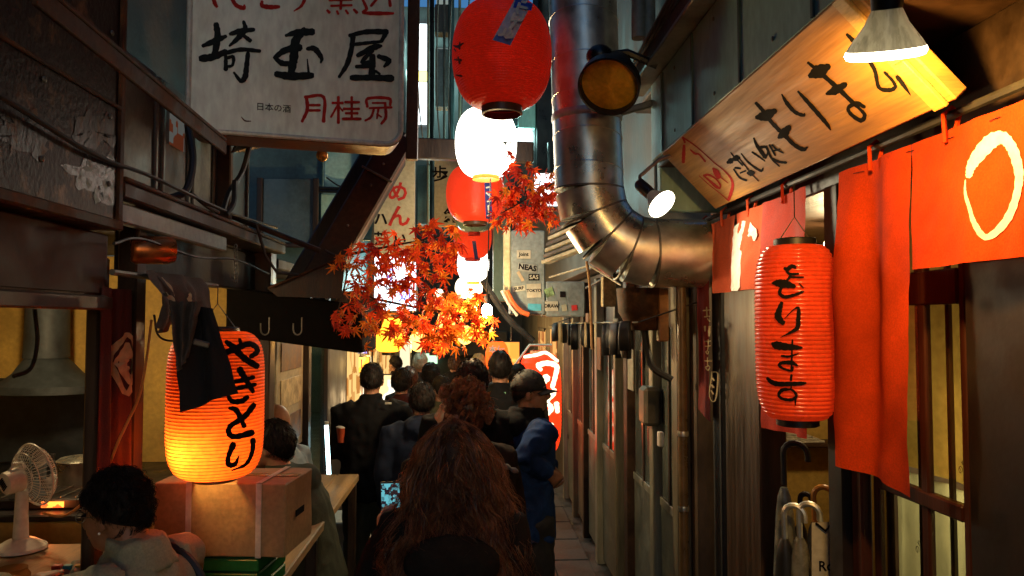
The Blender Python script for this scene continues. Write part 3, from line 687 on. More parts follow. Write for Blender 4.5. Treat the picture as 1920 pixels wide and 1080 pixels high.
saitama = [[(145,310,25),(230,275,45),(300,245,25)],[(235,165,40),(245,250,45),(225,370,45)],[(135,395,50),(210,385,50),(300,350,40)],[(330,230,25),(400,210,40),(490,200,25)],[(420,145,20),(430,200,35),(380,260,35),(325,310,15)],[(420,240,25),(465,275,30)],[(280,365,30),(400,335,30),(530,345,25)],[(300,380,25),(300,470,30)],[(300,395,20),(350,385,25),(345,440,20),(310,450,20)],[(450,360,30),(440,450,35),(430,520,40),(400,545,30),(355,490,15)],
 [(705,240,20),(780,220,45),(885,215,50)],[(830,200,40),(770,280,60),(760,380,60),(740,500,50)],[(630,390,30),(700,340,45),(800,320,50)],[(635,395,25),(690,430,40),(780,420,15)],[(850,330,25),(900,330,40),(945,390,30),(940,425,10)],[(640,500,40),(740,515,55),(880,510,45)],[(850,400,8),(860,500,20)],
 [(1135,240,25),(1250,215,35),(1385,215,40)],[(1385,215,35),(1350,280,25)],[(1165,300,25),(1260,290,25),(1350,280,20)],[(1160,235,35),(1150,320,35),(1120,430,35),(1065,520,20)],[(1190,375,30),(1300,320,45),(1350,310,20)],[(1290,340,30),(1220,420,30),(1300,420,35)],[(1330,380,30),(1400,410,40),(1370,450,20)],[(1180,450,25),(1300,445,35)],[(1290,380,45),(1285,520,45)],[(1150,525,40),(1280,525,40),(1420,530,50)],[(1310,480,20),(1340,500,15)]]
for i0, i1 in ((0, 10), (10, 17), (17, 28)):
    MB().brush(saitama[i0:i1], sign_map, T2, 1 / 3.6).build('black_character', ink_teal, SB)
gekkei = [[(845,660,25),(850,740,25),(815,820,20)],[(835,655,22),(960,655,22),(960,820,25)],[(865,710,18),(935,710,18)],[(860,745,18),(935,745,18)],[(1020,695,18),(1090,695,18)],[(1060,655,20),(1060,830,20)],[(1055,710,15),(1010,790,15)],[(1065,720,12),(1090,750,12)],[(1105,690,18),(1200,690,18)],[(1150,655,18),(1150,735,18)],[(1095,735,18),(1200,735,18)],[(1110,765,18),(1190,765,18)],[(1150,740,18),(1150,805,18)],[(1090,803,20),(1210,803,20)],[(1255,720,20),(1260,665,20),(1400,665,22),(1410,710,18)],[(1290,695,14),(1380,695,14)],[(1270,730,16),(1420,725,16)],[(1300,735,16),(1280,790,18),(1240,815,14)],[(1330,735,16),(1320,800,14)],[(1375,700,18),(1380,790,22),(1350,835,18)],[(1320,770,14),(1350,790,12)],
 [(210,-40,25),(225,20,28),(240,45,20)],[(340,-10,25),(370,35,28),(420,55,28),(425,35,15)],[(545,10,20),(545,38,28),(600,48,32),(660,45,22)],[(840,-20,25),(810,40,20),(760,75,8)],[(1000,0,20),(1150,-5,20)],[(985,70,18),(1000,85,20)],[(1050,75,16),(1060,95,16)],[(1110,70,16),(1125,92,16)],[(1165,65,18),(1185,85,22)],[(1010,40,16),(1150,35,16)],[(1080,-30,20),(1075,60,18)],[(1225,0,18),(1250,60,22),(1225,85,18),(1320,90,28),(1430,90,18)],[(1400,-40,20),(1410,40,22)],[(1330,-20,20),(1280,40,18)]]
for i0, i1 in ((0, 4), (4, 14), (14, 21), (21, 22), (22, 23), (23, 24), (24, 25), (25, 31), (31, 35)):
    MB().brush(gekkei[i0:i1], sign_map, T2, 1 / 3.6).build('red_character', ink_red, SB)
mb = MB(); c = sign_map(513, 203, .0008); sc_ = (sign_map(514, 203, 0) - sign_map(513, 203, 0)).length
lettering(mb, '日本の酒', c, sx, UP, 16.5 * sc_, .0003); mb.build('small_lettering', ink, SB)
MB().brush([[(405,790,6),(430,815,10),(470,818,6)]], sign_map, T2, 1 / 3.6).build('chipped_spot', rust_beam, SB)
MB().tube([on_sign(SW * .3, 1.15, -.08), on_sign(SW * .3, 1.6, -.08)], .012, 8).build('hanger', black_metal, SB, True)
MB().tube([on_sign(SW * .8, 1.15, -.08), on_sign(SW * .8, 1.6, -.08)], .012, 8).build('hanger', black_metal, SB, True)

# --- tilted wooden bar sign on the right
wb0, wt0 = Vector((1.05, 1.55, 2.478)), Vector((.817, 1.55, 2.72))
wL = 1.61; wdir = Vector((0, 1, 0)); wv = (wt0 - wb0); wh = wv.length; wv.normalize()
wn_ = wdir.cross(wv); wn_ = wn_ if wn_.x < 0 else -wn_
WS = thing('wooden_sign', 'tilted wooden board sign brushed with black characters and a red crest', 'sign', (.95, 2.3, 2.5))
MB().obox((wb0 + wt0) / 2 + wdir * wL / 2 - wn_ * .02, wdir * wL / 2, wv * wh / 2, wn_ * .02, .004).build('board', wood_sign, WS)
MB().obox(wb0 + wdir * .045 + wv * wh / 2 + wn_ * .006, wdir * .022, wv * wh / 2 * 1.01, wn_ * .0055, .002).build('end_batten', M('batten', (.60, .36, .09), .4, var=.2, stretch=(8, 1, 1)), WS)
MB().obox(wb0 + wdir * .01 + wv * .16 + wn_ * .012, wdir * .03, wv * .018, wn_ * .012, .002).build('clip', wood_pale, WS)
wp = wb0 + wn_ * .0
def wmap(u, v, l): return Pplane(u, v, wp, wn_) + wn_ * (l + .0006)
T3 = lambda x, y: (1340 + x / 3.6, 60 + y / 3.6)
wood_ink = [[(280,478,22),(310,510,26),(345,550,26)],[(285,575,30),(345,562,75),(410,530,35)],[(310,510,22),(380,600,28),(440,665,28)],[(435,710,25),(470,680,62),(505,640,35)],[(470,690,30),(540,760,28),(600,790,30),(628,775,12)],
 [(455,420,10),(490,480,28),(545,540,26),(600,560,24),(608,548,10)],[(565,400,15),(620,460,28),(700,550,30),(760,620,26),(785,660,8)],
 [(632,205,18),(675,240,26)],[(645,295,35),(705,265,92),(770,230,40)],[(705,265,30),(820,365,32),(940,480,30)],[(758,415,20),(820,390,62),(885,350,35)],[(1015,505,20),(960,480,35),(905,510,26),(925,555,26),(990,595,30),(1015,560,28),(985,520,20),(940,485,20)],
 [(895,15,20),(930,50,30),(1000,130,28)],[(895,175,20),(960,150,34),(1030,110,26)],[(1000,130,28),(1080,250,28),(1110,370,26),(1180,390,30),(1220,370,26),(1205,330,22),(1150,270,20)],[(1235,300,30),(1280,360,28),(1325,425,6)],
 [(88,880,20),(112,868,40),(125,862,20)],[(122,860,20),(148,850,42),(168,848,20)],[(110,812,8),(130,840,10)],[(148,855,10),(190,900,10)],[(150,830,8),(215,910,10)],[(130,925,10),(170,980,14),(215,1000,16)],[(140,915,14),(175,920,14)],[(175,950,12),(210,935,12)],[(225,950,20),(245,950,42),(268,948,20)],[(215,910,8),(245,950,8),(298,1005,6)],
 [(180,820,8),(230,880,14),(310,935,18),(328,918,10)],[(255,810,14),(300,840,14),(340,870,8)],
 [(265,715,12),(290,770,24),(340,840,30)],[(300,780,22),(345,775,18),(360,810,14),(345,850,14)],[(350,770,16),(385,850,16),(438,905,10)],[(390,855,18),(440,875,18),(485,880,16)],[(370,760,12),(410,830,14)],[(390,760,12),(420,790,14),(465,815,10)],[(400,800,12),(440,790,12)]]
for i0, i1 in ((0, 5), (5, 7), (7, 12), (12, 16), (16, 26), (26, 28), (28, 35)):
    MB().brush(wood_ink[i0:i1], wmap, T3, 1 / 3.6, lift=.0003).build('black_character', ink, WS)
T4 = lambda x, y: (1240 + x / 6.75, 240 + y / 6.75)
crest = [[(275,120,30),(300,180,25)],[(290,220,35),(285,330,45),(280,430,40)],[(280,120,20),(400,200,16),(500,280,14),(670,435,12)],[(670,435,12),(790,530,18),(880,630,28),(905,720,36),(880,830,40),(850,910,36)],[(480,600,8),(600,710,12),(740,820,10),(850,915,14)],[(540,600,30),(600,590,30),(690,640,20),(750,720,24),(740,765,20)],[(550,610,20),(620,670,30),(700,740,40),(740,760,20)],[(660,510,30),(700,560,80),(730,620,60)],[(740,610,14),(850,695,8)],[(370,270,16),(430,320,30),(480,330,20),(560,420,24)]]
MB().brush(crest, wmap, T4, 1 / 6.75, lift=.0003).build('crest', ink_red, WS)
MB().bar(wb0 + wdir * 1.2 - wn_ * .04 + wv * .1, wb0 + wdir * 1.2 + Vector((.2, 0, .15)), .03, .03).build('bracket', wood_dark, WS)

# --- two hanging vertical signs further on
VS = thing('vertical_sign', 'tall cream board with red めん hanging beside the barge board', 'sign', P(735, 470, 5.3))
p0, p1 = P(700, 475, 5.3), P(778, 270, 5.3)
MB().box((p0.x, 5.3, p0.z), (p1.x, 5.36, p1.z), .005).build('board', M('sign_cream', (.42, .38, .24), .6, var=.15, scale=4), VS)
sc_ = 5.3 / F
for ch, u, v, s_ in (('め', 746, 362, 40), ('ん', 748, 408, 44)):
    mb = MB(); lettering(mb, ch, P(u, v, 5.296), (1, 0, 0), UP, s_ * sc_, .004); mb.build('red_character', ink_red, VS)
for ch, u, v, s_ in (('ハ', 714, 412, 26), ('若', 714, 449, 26), ('い', 750, 449, 24)):
    mb = MB(); lettering(mb, ch, P(u, v, 5.296), (1, 0, 0), UP, s_ * sc_, .003); mb.build('black_character', ink, VS)
HS = thing('hanging_notice', 'cream street notice with black 歩 behind the red lantern', 'sign', P(850, 425, 6.2))
p0, p1 = P(814, 425, 6.2), P(890, 300, 6.2)
MB().box((p0.x, 6.2, p0.z), (p1.x, 6.23, p1.z), .004).build('board', M('sign_cream', (.42, .38, .24)), HS)
sc_ = 6.2 / F
mb = MB(); lettering(mb, '歩', P(825, 328, 6.196), (1, 0, 0), UP, 32 * sc_, .002); mb.build('character', ink, HS)
mb = MB(); lettering(mb, '祭', P(846, 407, 6.196), (1, 0, 0), UP, 28 * sc_, .006); mb.build('character', ink, HS)

# ================================================================== LANTERNS
def lantern_profile(Rr, H, p, rend):
    def rad(t):       # t 0..1 bottom to top
        x = abs(2 * t - 1)
        return Rr * (rend + (1 - rend) * max(1 - x ** p, 0) ** (1 / 2.0 if p < 3 else 1 / 2.4))
    return rad
LANT = {}
def lantern(name, label, c, Rr, H, mat, p=2.0, rend=.42, ribs=36, ring=black_metal, group=None, hang=.25, depth=.0022, n=48, ringh=.035, cat='lantern', wire=True, ribmat=None):
    c = Vector(c); T = thing(name, label, cat, c - Vector((0, 0, H / 2)), group)
    rad = lantern_profile(Rr, H, p, rend); prof = []
    for i in range(ribs * 4 + 1):
        t = i / (ribs * 4); prof.append((rad(t) - depth * (1 - abs(math.sin(math.pi * t * ribs)) ** .7) , -H / 2 + H * t))
    MB().lathe(prof, c, n).build('paper_body', mat, T, 80)
    re = rad(0) * 1.03
    for z, nm in ((-H / 2 - ringh * .7, 'bottom_ring'), (H / 2 - ringh * .3, 'top_ring')):
        MB().lathe([(re * .9, 0), (re, .003), (re, ringh - .003), (re * .94, ringh), (re * .9, ringh)], c + Vector((0, 0, z)), n).build(nm, ring, T, 30)
    if ribmat:
        rb = MB()
        for i in range(1, ribs):
            t = i / ribs; rr = rad(t) - depth * .4
            rb.tube([c + Vector((rr * math.cos(a), rr * math.sin(a), -H / 2 + H * t)) for a in [2 * math.pi * k / 40 for k in range(40)]], .0011, 4, closed=True)
        rb.build('ribs', ribmat, T)
    if wire:
        rr = re * .9
        MB().tube([c + Vector((-rr, 0, H / 2 + .005)), c + Vector((0, 0, H / 2 + .05 + rr * .7)), c + Vector((rr, 0, H / 2 + .005))], .0022, 5).build('handle', steel_dull, T, True)
        MB().tube([c + Vector((0, 0, H / 2 + .05 + rr * .7)), c + Vector((0, 0, H / 2 + hang))], .002, 5).build('cord', black_rubber, T, True)
    def fmap(u, v, l):
        d = Vector((c.x, c.y, 0)); d.normalize(); rt = Vector((d.y, -d.x, 0))
        off = 0.0
        for _ in range(5):
            q = Pplane(u, v, c - d * off, d) - c
            dx = q.dot(rt); t = min(max((q.z + H / 2) / H, 0.01), .99); rr = rad(t) + l + .0006
            dx = max(-rr * .985, min(rr * .985, dx)); off = math.sqrt(max(rr * rr - dx * dx, 0))
        return c + rt * dx - d * math.sqrt(max(rr * rr - dx * dx, 0)) + Vector((0, 0, q.z))
    T_map = fmap
    return T, fmap
red_paper = PAPER('red_paper', (.66, .022, .010), .35, 0.10, .38, ec=(.9, .03, .008))
red_paper2 = PAPER('red_paper_bright', (.72, .035, .012), .35, .35, .4, ec=(1, .07, .015))
white_glow = E('white_lantern_paper', (1, .92, .78), 5.0)
orange_glow = PAPER('amber_paper', (.9, .45, .05), .5, 2.0, ec=(1, .50, .03))
# big red one, then the string of lanterns down the alley
def at_px(u0, v0, u1, v1, Y): 
    a, b = P(u0, v1, Y), P(u1, v0, Y); return (a + b) / 2, (b.x - a.x) / 2, b.z - a.z
c, r_, h_ = at_px(847, 10, 1034, 200, 3.35)
T, fm = lantern('red_lantern', 'big round red paper lantern with blue and white paper strip', c, r_, h_, red_paper, p=2.2, rend=.40, ribs=46, ring=M('ring_dark_gold', (.06, .04, .02), .35, var=.3), depth=.003, n=64, ringh=.05, group='lanterns strung down the alley')
Tb = lambda x, y: (760 + x / 6.4, y / 6.4)
def flat_strip(name, poly, fm_, mat, T_, lift):
    """a paper strip that follows the lantern; poly = (top-left, top-right, bottom-right, bottom-left) in picture units"""
    tl_, tr_, br_, bl_ = poly
    def f(s, t):
        x = (tl_[0] * (1 - s) + tr_[0] * s) * (1 - t) + (bl_[0] * (1 - s) + br_[0] * s) * t
        y = (tl_[1] * (1 - s) + tr_[1] * s) * (1 - t) + (bl_[1] * (1 - s) + br_[1] * s) * t
        return fm_(x, y, lift)
    return MB().grid(f, 6, 16).build(name, mat, T_, True)
st = flat_strip('paper_strip', (Tb(1330, -40), Tb(1560, -40), Tb(1260, 545), Tb(1045, 480)), fm, M('strip_white', (.62, .58, .66), .5, var=.1), T, .003)
flat_strip('blue_end', (Tb(1330, -40), Tb(1560, -40), Tb(1510, 130), Tb(1295, 90)), fm, M('strip_blue', (.03, .09, .55), .5, var=.1), st, .0042)
flat_strip('blue_end', (Tb(1100, 410), Tb(1300, 470), Tb(1255, 540), Tb(1050, 478)), fm, M('strip_blue2', (.10, .18, .60), .5, var=.1), st, .0042)
MB().brush([[(1400,20,28),(1440,30,30),(1470,5,24)],[(1370,40,36),(1340,120,36)],[(1380,80,32),(1460,100,32)],[(1345,130,32),(1350,160,26)],[(1310,160,36),(1270,250,36)],[(1320,200,32),(1410,225,32)],[(1420,170,30),(1390,240,30),(1280,235,36)],[(1320,265,40),(1250,350,40)],[(1205,350,36),(1170,410,36),(1120,420,26)],[(1270,370,36),(1200,440,36),(1270,440,32),(1290,405,26)]], fm, Tb, 1 / 6.4, lift=.0055).build('strip_lettering', ink_white, T)
Tc = lambda x, y: (760 + x / 2.347, y / 2.347)
MB().brush([[(212,200,5),(230,205,12),(255,190,6)],[(240,185,6),(238,215,9)],[(215,262,5),(245,265,12)],[(232,250,6),(240,280,9)],[(222,330,5),(248,335,10)],[(215,215,5),(222,225,6)]], fm, Tc, 1 / 2.347, lift=.001).build('lettering', M('ink_maroon', (.10, .012, .008), .6), T)
c, r_, h_ = at_px(853, 207, 969, 330, 4.45)
T, fm = lantern('white_lantern', 'glowing round white paper lantern with orange rings', c, r_, h_, white_glow, p=2.2, rend=.42, ribs=40, ring=PAPER('ring_orange', (.85, .20, .03), .3, .5, ec=(1, .25, .02)), depth=.001, group='lanterns strung down the alley')
point('lantern_light', c + Vector((0, -.02, -r_ - .12)), 6, (1, .88, .70), .1, T)
MB().brush([[(432,628,8),(446,628,8)],[(438,618,6),(440,636,8)],[(460,595,4),(463,632,5)]], fm, Tc, 1 / 2.347, lift=.002).build('green_mark', M('ink_green', (.05, .35, .22), .5), T)
c, r_, h_ = at_px(836, 312, 946, 416, 5.3)
T, fm = lantern('red_lantern', 'round red lantern with dark blue strip below the white one', c, r_, h_, red_paper2, p=2.2, rend=.40, ribs=44, ring=M('ring_dark_gold', (.06, .04, .02)), group='lanterns strung down the alley', depth=.0016)
flat_strip('paper_strip', ((908, 340), (921, 338), (923, 412), (911, 410)), fm, M('strip_navy', (.03, .04, .22), .5, var=.1), T, .004)
for st_ in [[(912,352,3),(919,350,3)],[(912,362,3),(920,368,3)],[(914,378,3),(920,376,3)],[(916,386,4),(917,398,4)],[(914,404,3),(921,402,3)]]:
    MB().brush([st_], fm, lift=.006).build('strip_character', ink_white, T)
c, r_, h_ = at_px(850, 402, 922, 484, 6.6)
T, fm = lantern('red_lantern', 'small red lantern with pale teal top hanging behind the maple', c, r_, h_, red_paper2, p=2.2, rend=.40, ribs=24, ring=M('ring_red', (.5, .02, .015), .4), group='lanterns strung down the alley', n=32)
flat_strip('paper_strip', ((885, 452), (892, 452), (897, 486), (890, 486)), fm, M('strip_navy', (.03, .04, .22)), T, .004)
c2 = P(889, 428, 6.2)
T2_ = thing('pendant_lamp', 'pale teal ribbed pendant lamp under the second red lantern', 'lamp', c2)
MB().lathe([(.15, .06), (.15, .03), (.12, -.01), (.08, -.03), (.03, -.035)], c2, 32).build('shade', M('teal_pale', (.30, .48, .46), .25, var=.2, metal=.3), T2_, True)
MB().lathe([(.05, -.06), (.05, -.035), (.03, -.03)], c2, 20).build('collar', M('ring_red', (.5, .02, .015)), T2_, True)
c, r_, h_ = at_px(857, 462, 917, 528, 7.4)
T, fm = lantern('white_lantern', 'small glowing white lantern low in the string', c, r_, h_, white_glow, p=2.2, rend=.4, ribs=20, ring=M('ring_orange', (.85, .20, .03)), group='lanterns strung down the alley', n=32)
point('lantern_light', c + Vector((0, -.1, -.35)), 14, (1, .8, .5), .1, T)
c, r_, h_ = at_px(853, 520, 905, 560, 8.4)
T, fm = lantern('white_lantern', 'dim white and amber lantern half hidden by maple leaves', c, r_, h_, E('white_lantern_dim', (1, .85, .55), 4), p=2.2, rend=.4, ribs=16, group='lanterns strung down the alley', n=28)
c, r_, h_ = at_px(813, 542, 832, 570, 8.8)
T, fm = lantern('white_lantern', 'tiny bright lantern peeking between the maple leaves', c, r_, h_, E('white_lantern_dim', (1, .85, .55), 4), p=2.2, rend=.4, ribs=12, group='lanterns strung down the alley', n=24)
# amber lantern under the maple
c, r_, h_ = at_px(698, 596, 760, 660, 6.0)
T, fm = lantern('amber_lantern', 'glowing yellow round lantern below the maple branch', c, r_, h_, orange_glow, p=2.2, rend=.4, ribs=20, n=32)
point('amber_light', c + Vector((0, -.05, .30)), 10, (1, .55, .12), .08, T)
c, r_, h_ = at_px(910, 640, 954, 700, 8.6)
T, fm = lantern('orange_lantern', 'orange lantern with small white 伝 behind the crowd', c, r_, h_, PAPER('orange_lit', (.9, .2, .03), .5, .9, ec=(1, .17, .02)), p=2.2, rend=.4, ribs=20, n=32)
for i_, ch in enumerate('本伝'):
    mb = MB(); lettering(mb, ch, P(923 + 15 * i_, 655, 8.6) + Vector((0, -r_ - .004, 0)), (1, 0, 0), UP, .085, .003); mb.build('character', ink_white, T)
# naked bulb
bp = P(913, 583, 4.45)
T = thing('bare_bulb', 'dazzling bare white bulb beside the hanging maple leaves', 'lamp', bp)
MB().ell(bp, (.032, 0, 0), (0, .032, 0), (0, 0, .042)).build('bulb', E('bare_bulb', (1, .95, .82), 60), T, True)
MB().tube([bp + Vector((0, 0, .04)), bp + Vector((0, 0, .10))], .018, 10).build('socket', black_metal, T, True)
MB().tube([bp + Vector((0, 0, .10)), bp + Vector((.02, 0, .8))], .004, 6).build('cord', black_rubber, T, True)
point('bulb_light', bp + Vector((-.05, -.02, -.01)), 42, (1, .72, .34), .04, T)

# --- left lantern, yakitori
c = P(405, 757, 2.72); LR, LH = .164, .515
T, fm = lantern('yakitori_lantern', 'tall glowing orange lantern lettered やきとり over the cardboard box', c, LR, LH, PAPER('yakitori_paper', (.90, .16, .028), .72, 0.0, .4), p=5.0, rend=.45, ribs=44, ring=M('ring_smoked', (.03, .025, .02), .4), ribmat=M('rib_wire', (.20, .035, .01), .6), depth=.0025, hang=.16, n=64, ringh=.02)
point('lantern_bulb', c + Vector((-.045, -.085, -.15)), 3.6, (1, .52, .14), .025, T)
MB().lathe([(.0, .0), (LR * .42, .0), (LR * .42, .004), (0, .004)], c + Vector((0, 0, LH / 2 + .012)), 32).build('top_plate', soot, T)
T5 = lambda x, y: (310 + x / 3.375, 580 + y / 3.375)
yaki = [[(340,290,30),(430,255,45),(520,220,38),(570,235,36),(580,270,35),(540,300,30)],[(385,205,28),(430,240,42),(500,310,42),(580,360,42)],[(470,190,22),(480,225,26)],[(430,460,25),(500,445,30),(560,430,25)],[(425,505,25),(500,490,30),(570,475,25)],[(470,380,45),(500,430,40),(555,520,30)],[(395,540,25),(420,580,32),(480,582,36),(520,555,30)],[(405,625,20),(450,640,36),(500,740,32)],[(560,605,36),(500,680,36),(410,740,32),(405,790,36),(450,805,36),(550,780,42)],[(430,855,42),(400,930,30),(400,980,36),(440,980,30),(465,930,8)],[(555,825,36),(550,900,28),(510,980,22),(420,1020,8)]]
MB().brush(yaki, fm, T5, 1 / 3.375, lift=.0012).build('lettering', ink, T)
# --- right lantern
c = P(1493, 622, 2.34); RLc = c
T, fm = lantern('red_long_lantern', 'tall glossy orange red lantern with black brush letters before the bar', c, .127, .555, PAPER('glossy_red_paper', (.82, .085, .022), .3, .13, .25, .6, ec=(1, .06, .008)), p=5.0, rend=.50, ribs=42, depth=.0045, hang=.20, n=64, ringh=.03)
T6 = lambda x, y: (1410 + x / 5.4, 440 + y / 5.4); T7 = lambda x, y: (1410 + x / 5.4, 620 + y / 5.4)
MB().brush([[(330,340,30),(360,350,42),(400,320,42),(440,330,32)],[(350,370,22),(390,400,32),(470,395,22)],[(390,420,30),(350,470,25)],[(205,490,20),(260,490,72),(340,500,82),(430,525,40)],[(400,430,22),(520,430,18)],[(300,530,30),(280,590,36),(330,630,36),(430,610,32),(520,575,22)],[(480,495,14),(520,540,12)],
 [(300,690,36),(275,770,60),(265,830,72),(310,890,50),(330,880,20)],[(330,850,8),(420,760,14),(470,745,32),(470,850,46),(460,940,46),(400,985,30),(290,1040,6)]], fm, T6, 1 / 5.4, lift=.001).build('lettering', ink, T)
MB().brush([[(205,130,30),(240,145,82),(320,160,76),(440,170,52),(505,175,25)],[(410,95,20),(405,200,18),(400,400,24)],[(300,255,25),(370,262,26),(470,232,10)],[(460,355,20),(400,325,46),(310,325,36),(275,350,30),(320,385,25),(400,405,25),(415,370,20)],
 [(155,480,30),(190,515,46),(260,540,52),(380,540,46),(500,535,40),(545,530,20)],[(400,450,26),(395,500,25)],[(395,540,14),(390,590,20),(310,600,40),(270,650,30),(310,690,30),(400,700,36),(450,660,30),(420,610,25),(390,595,20)],[(440,690,25),(440,755,10)]], fm, T7, 1 / 5.4, lift=.001).build('lettering', ink, T)
# --- katsu lantern further on
c, r_, h_ = at_px(972, 662, 1052, 850, 7.4)
T, fm = lantern('katsu_lantern', 'long lit red lantern with white outlined lettering behind the capped man', c, r_, h_, PAPER('katsu_paper', (.85, .05, .015), .5, 1.0, ec=(1, .05, .008)), p=4.0, rend=.45, ribs=26, ring=M('ring_straw', (.5, .36, .18), .6), n=40)
T8 = lambda x, y: (960 + x / 5.15, 640 + y / 5.15)
MB().brush([[(250,230,34),(340,210,34),(430,240,34),(420,330,30),(390,440,30)],[(250,240,28),(280,275,24)],[(290,400,44),(335,350,54)],[(280,480,34),(300,540,44),(380,520,44),(410,470,34)],[(240,570,28),(330,570,34),(400,500,28)],[(340,590,28),(380,650,34),(330,720,28),(340,790,34),(390,810,28)],[(430,600,34),(440,680,28)],[(370,850,24),(390,960,24)],[(120,150,20),(240,130,24),(330,110,22),(440,190,20)]], fm, T8, 1.45 / 5.15, lift=.004).build('lettering', E('katsu_white', (1, .85, .5), 2.2), T)
point('katsu_light', c + Vector((-.05, -r_ - .12, -.1)), 3, (1, .35, .1), .1, T)
MB().tube([c + Vector((-.25, 0, h_ / 2 - .12)), c + Vector((-.1, 0, h_ / 2 + .08)), c + Vector((.12, 0, h_ / 2 + .08))], .012, 8).build('bracket', white_frame, T, True)

# ================================================================== NOREN CURTAINS (right)
NX = 1.105
def fold(y, z, ztop, amp=.016, ph=0.0):
    return fold0(y, z, ztop, amp, ph) + .010 * noise.noise(Vector((y * 7, z * 4, ph))) * min(max((ztop - z) / .2, 0), 1) + .004 * noise.noise(Vector((y * 22 + z * 12, z * 14, ph)))
def fold0(y, z, ztop, amp=.016, ph=0.0):
    k = min(max((ztop - z) / .35, 0), 1)
    return NX - .006 - amp * (.35 + .65 * k) * (math.sin(y * 21 + ph) + .5 * math.sin(y * 37 + 1.3 + z * 2 + ph)) - .02 * k * (1 + math.sin(y * 9 + ph)) * .5
def cloth_panel(name, y0, y1, ztop, zb0, zb1, mat, T, amp=.016, ph=0.0, flare=0.0, nu=None):
    nu = nu or max(10, int(abs(y1 - y0) * 110)); nv = 26
    def f(s, t):
        y = y0 + (y1 - y0) * s; zb = zb0 + (zb1 - zb0) * s; z = ztop + (zb - ztop) * t
        y += flare * t * (s - .5) * 2
        return Vector((fold(y, z, ztop, amp, ph), y, z))
    o = MB().grid(f, nu, nv).build(name, mat, T, 'all')
    # tape loop over the rod
    ny = max(1, int(abs(y1 - y0) / .26))
    for i in range(ny):
        y = y0 + (y1 - y0) * (i + .5) / ny
        MB().tube([(NX - .012, y, ztop - .03), (NX - .014, y, 2.476), (NX + .006, y, 2.493), (NX + .024, y, 2.476), (NX + .01, y, ztop - .02)], .006, 5).build('loop', mat, o)
    return o
NB = thing('noren_curtain', 'orange red split door curtain with white ring by the lattice door', 'curtain', (NX, 1.8, 2.1))
cloth_panel('long_strip', 2.165, 1.80, 2.44, 1.575, 1.56, cloth_orange, NB, .018, .3, flare=.018)
cloth_panel('short_panel', 1.796, 1.24, 2.44, 2.125, 2.125, cloth_orange, NB, .007, .5)
def nmap(amp, ph, ztop=2.44, flip=1):
    def f(u, v, l):
        q = PX(u, v, NX - .02)
        return Vector((fold(q.y, q.z, ztop, amp, ph) - .0012 - l * 2, q.y, q.z))
    return f
T9 = lambda x, y: (1560 + x / 2.25, 160 + y / 2.25)
MB().brush([[(580,380,30),(590,330,46),(650,240,58),(700,222,52),(750,280,44),(772,400,42),(740,540,38),(660,640,26),(610,580,18),(575,470,12),(568,400,6)]], nmap(.007, .5), T9, 1 / 2.25, steps=8).build('white_ring', ink_white, NB)
st_ = [[(60,375,3),(115,362,3)],[(195,328,4),(222,322,4)],[(295,282,3),(325,274,3)],[(455,230,4),(490,216,4)],[(645,150,4),(685,132,4)]]
MB().brush(st_, nmap(.007, .5), T9, 1 / 2.25).build('stitching', ink, NB)
NA = thing('noren_curtain', 'coral door curtain with pale arc and maroon side strip over the bar entry', 'curtain', (NX, 2.9, 2.1))
cloth_panel('short_panel', 3.36, 3.05, 2.44, 2.12, 2.12, cloth_pink, NA, .008, 1.2, flare=.03)
cloth_panel('short_panel', 3.03, 2.76, 2.44, 2.12, 2.12, cloth_pink, NA, .012, 2.0, flare=.01)
cloth_panel('long_strip', 2.74, 2.385, 2.44, 1.60, 1.615, M('cloth_scarlet', (.60, .045, .018), .85, var=.12, scale=3, bump=.25, fine=220, trans=.2), NA, .012, .9)
cloth_panel('side_strip', 3.56, 3.40, 2.44, 1.57, 1.53, cloth_red_dark, NA, .008, .1)
T10 = lambda x, y: (1290 + x / 2.036, 330 + y / 2.036)
MB().brush([[(180,425,40),(180,300,36),(185,210,36),(210,190,38),(235,220,32),(238,245,8)]], nmap(.008, 1.2), T10, 1 / 2.036).build('pale_arc', ink_white, NA)
T11 = lambda x, y: (1295 + x / 4.7, 560 + y / 4.7)
MB().brush([[(105,105,10),(150,100,12)],[(128,75,10),(130,150,10)],[(115,160,10),(150,155,12)],[(135,175,10),(155,200,10)],[(120,245,16),(122,285,12)],[(155,245,14),(152,330,10)],[(118,378,10),(172,372,12)],[(125,420,10),(172,415,12)],[(146,362,10),(146,450,10),(130,470,10),(150,488,10),(160,465,9)],[(120,548,10),(188,548,16)],[(150,520,10),(150,590,10),(125,605,12),(150,630,12),(172,605,12),(150,585,10)],[(195,645,8),(165,860,8),(205,895,8),(225,670,8),(195,645,8)],[(195,700,10),(205,720,10)],[(190,760,12),(200,780,12)],[(185,810,10),(195,840,10)]], nmap(.008, .1), T11, 1 / 4.7).build('lettering', M('ink_straw', (.62, .48, .24), .7), NA)

# ================================================================== DUCT, LAMPS (right)
DU = thing('vent_duct', 'large galvanised spiral ventilation duct bending into the bar wall', 'duct', (.545, 3.5, 2.2))
dr0 = .163
zb = P(1103, 474, 3.5).z
path = []; 
top = Vector((.50, 3.5, 4.4)); el = Vector((.555, 3.5, zb + .30))
path = [top, el]
cen = Vector((.555 + .30, 3.5, zb + .30))
seg = []
for k in range(0, 5):
    a = R(180 + 22.5 * k); seg.append(cen + Vector((.30 * math.cos(a), 0, .30 * math.sin(a))))
pts = [top] + seg + [Vector((1.16, 3.5, zb))]
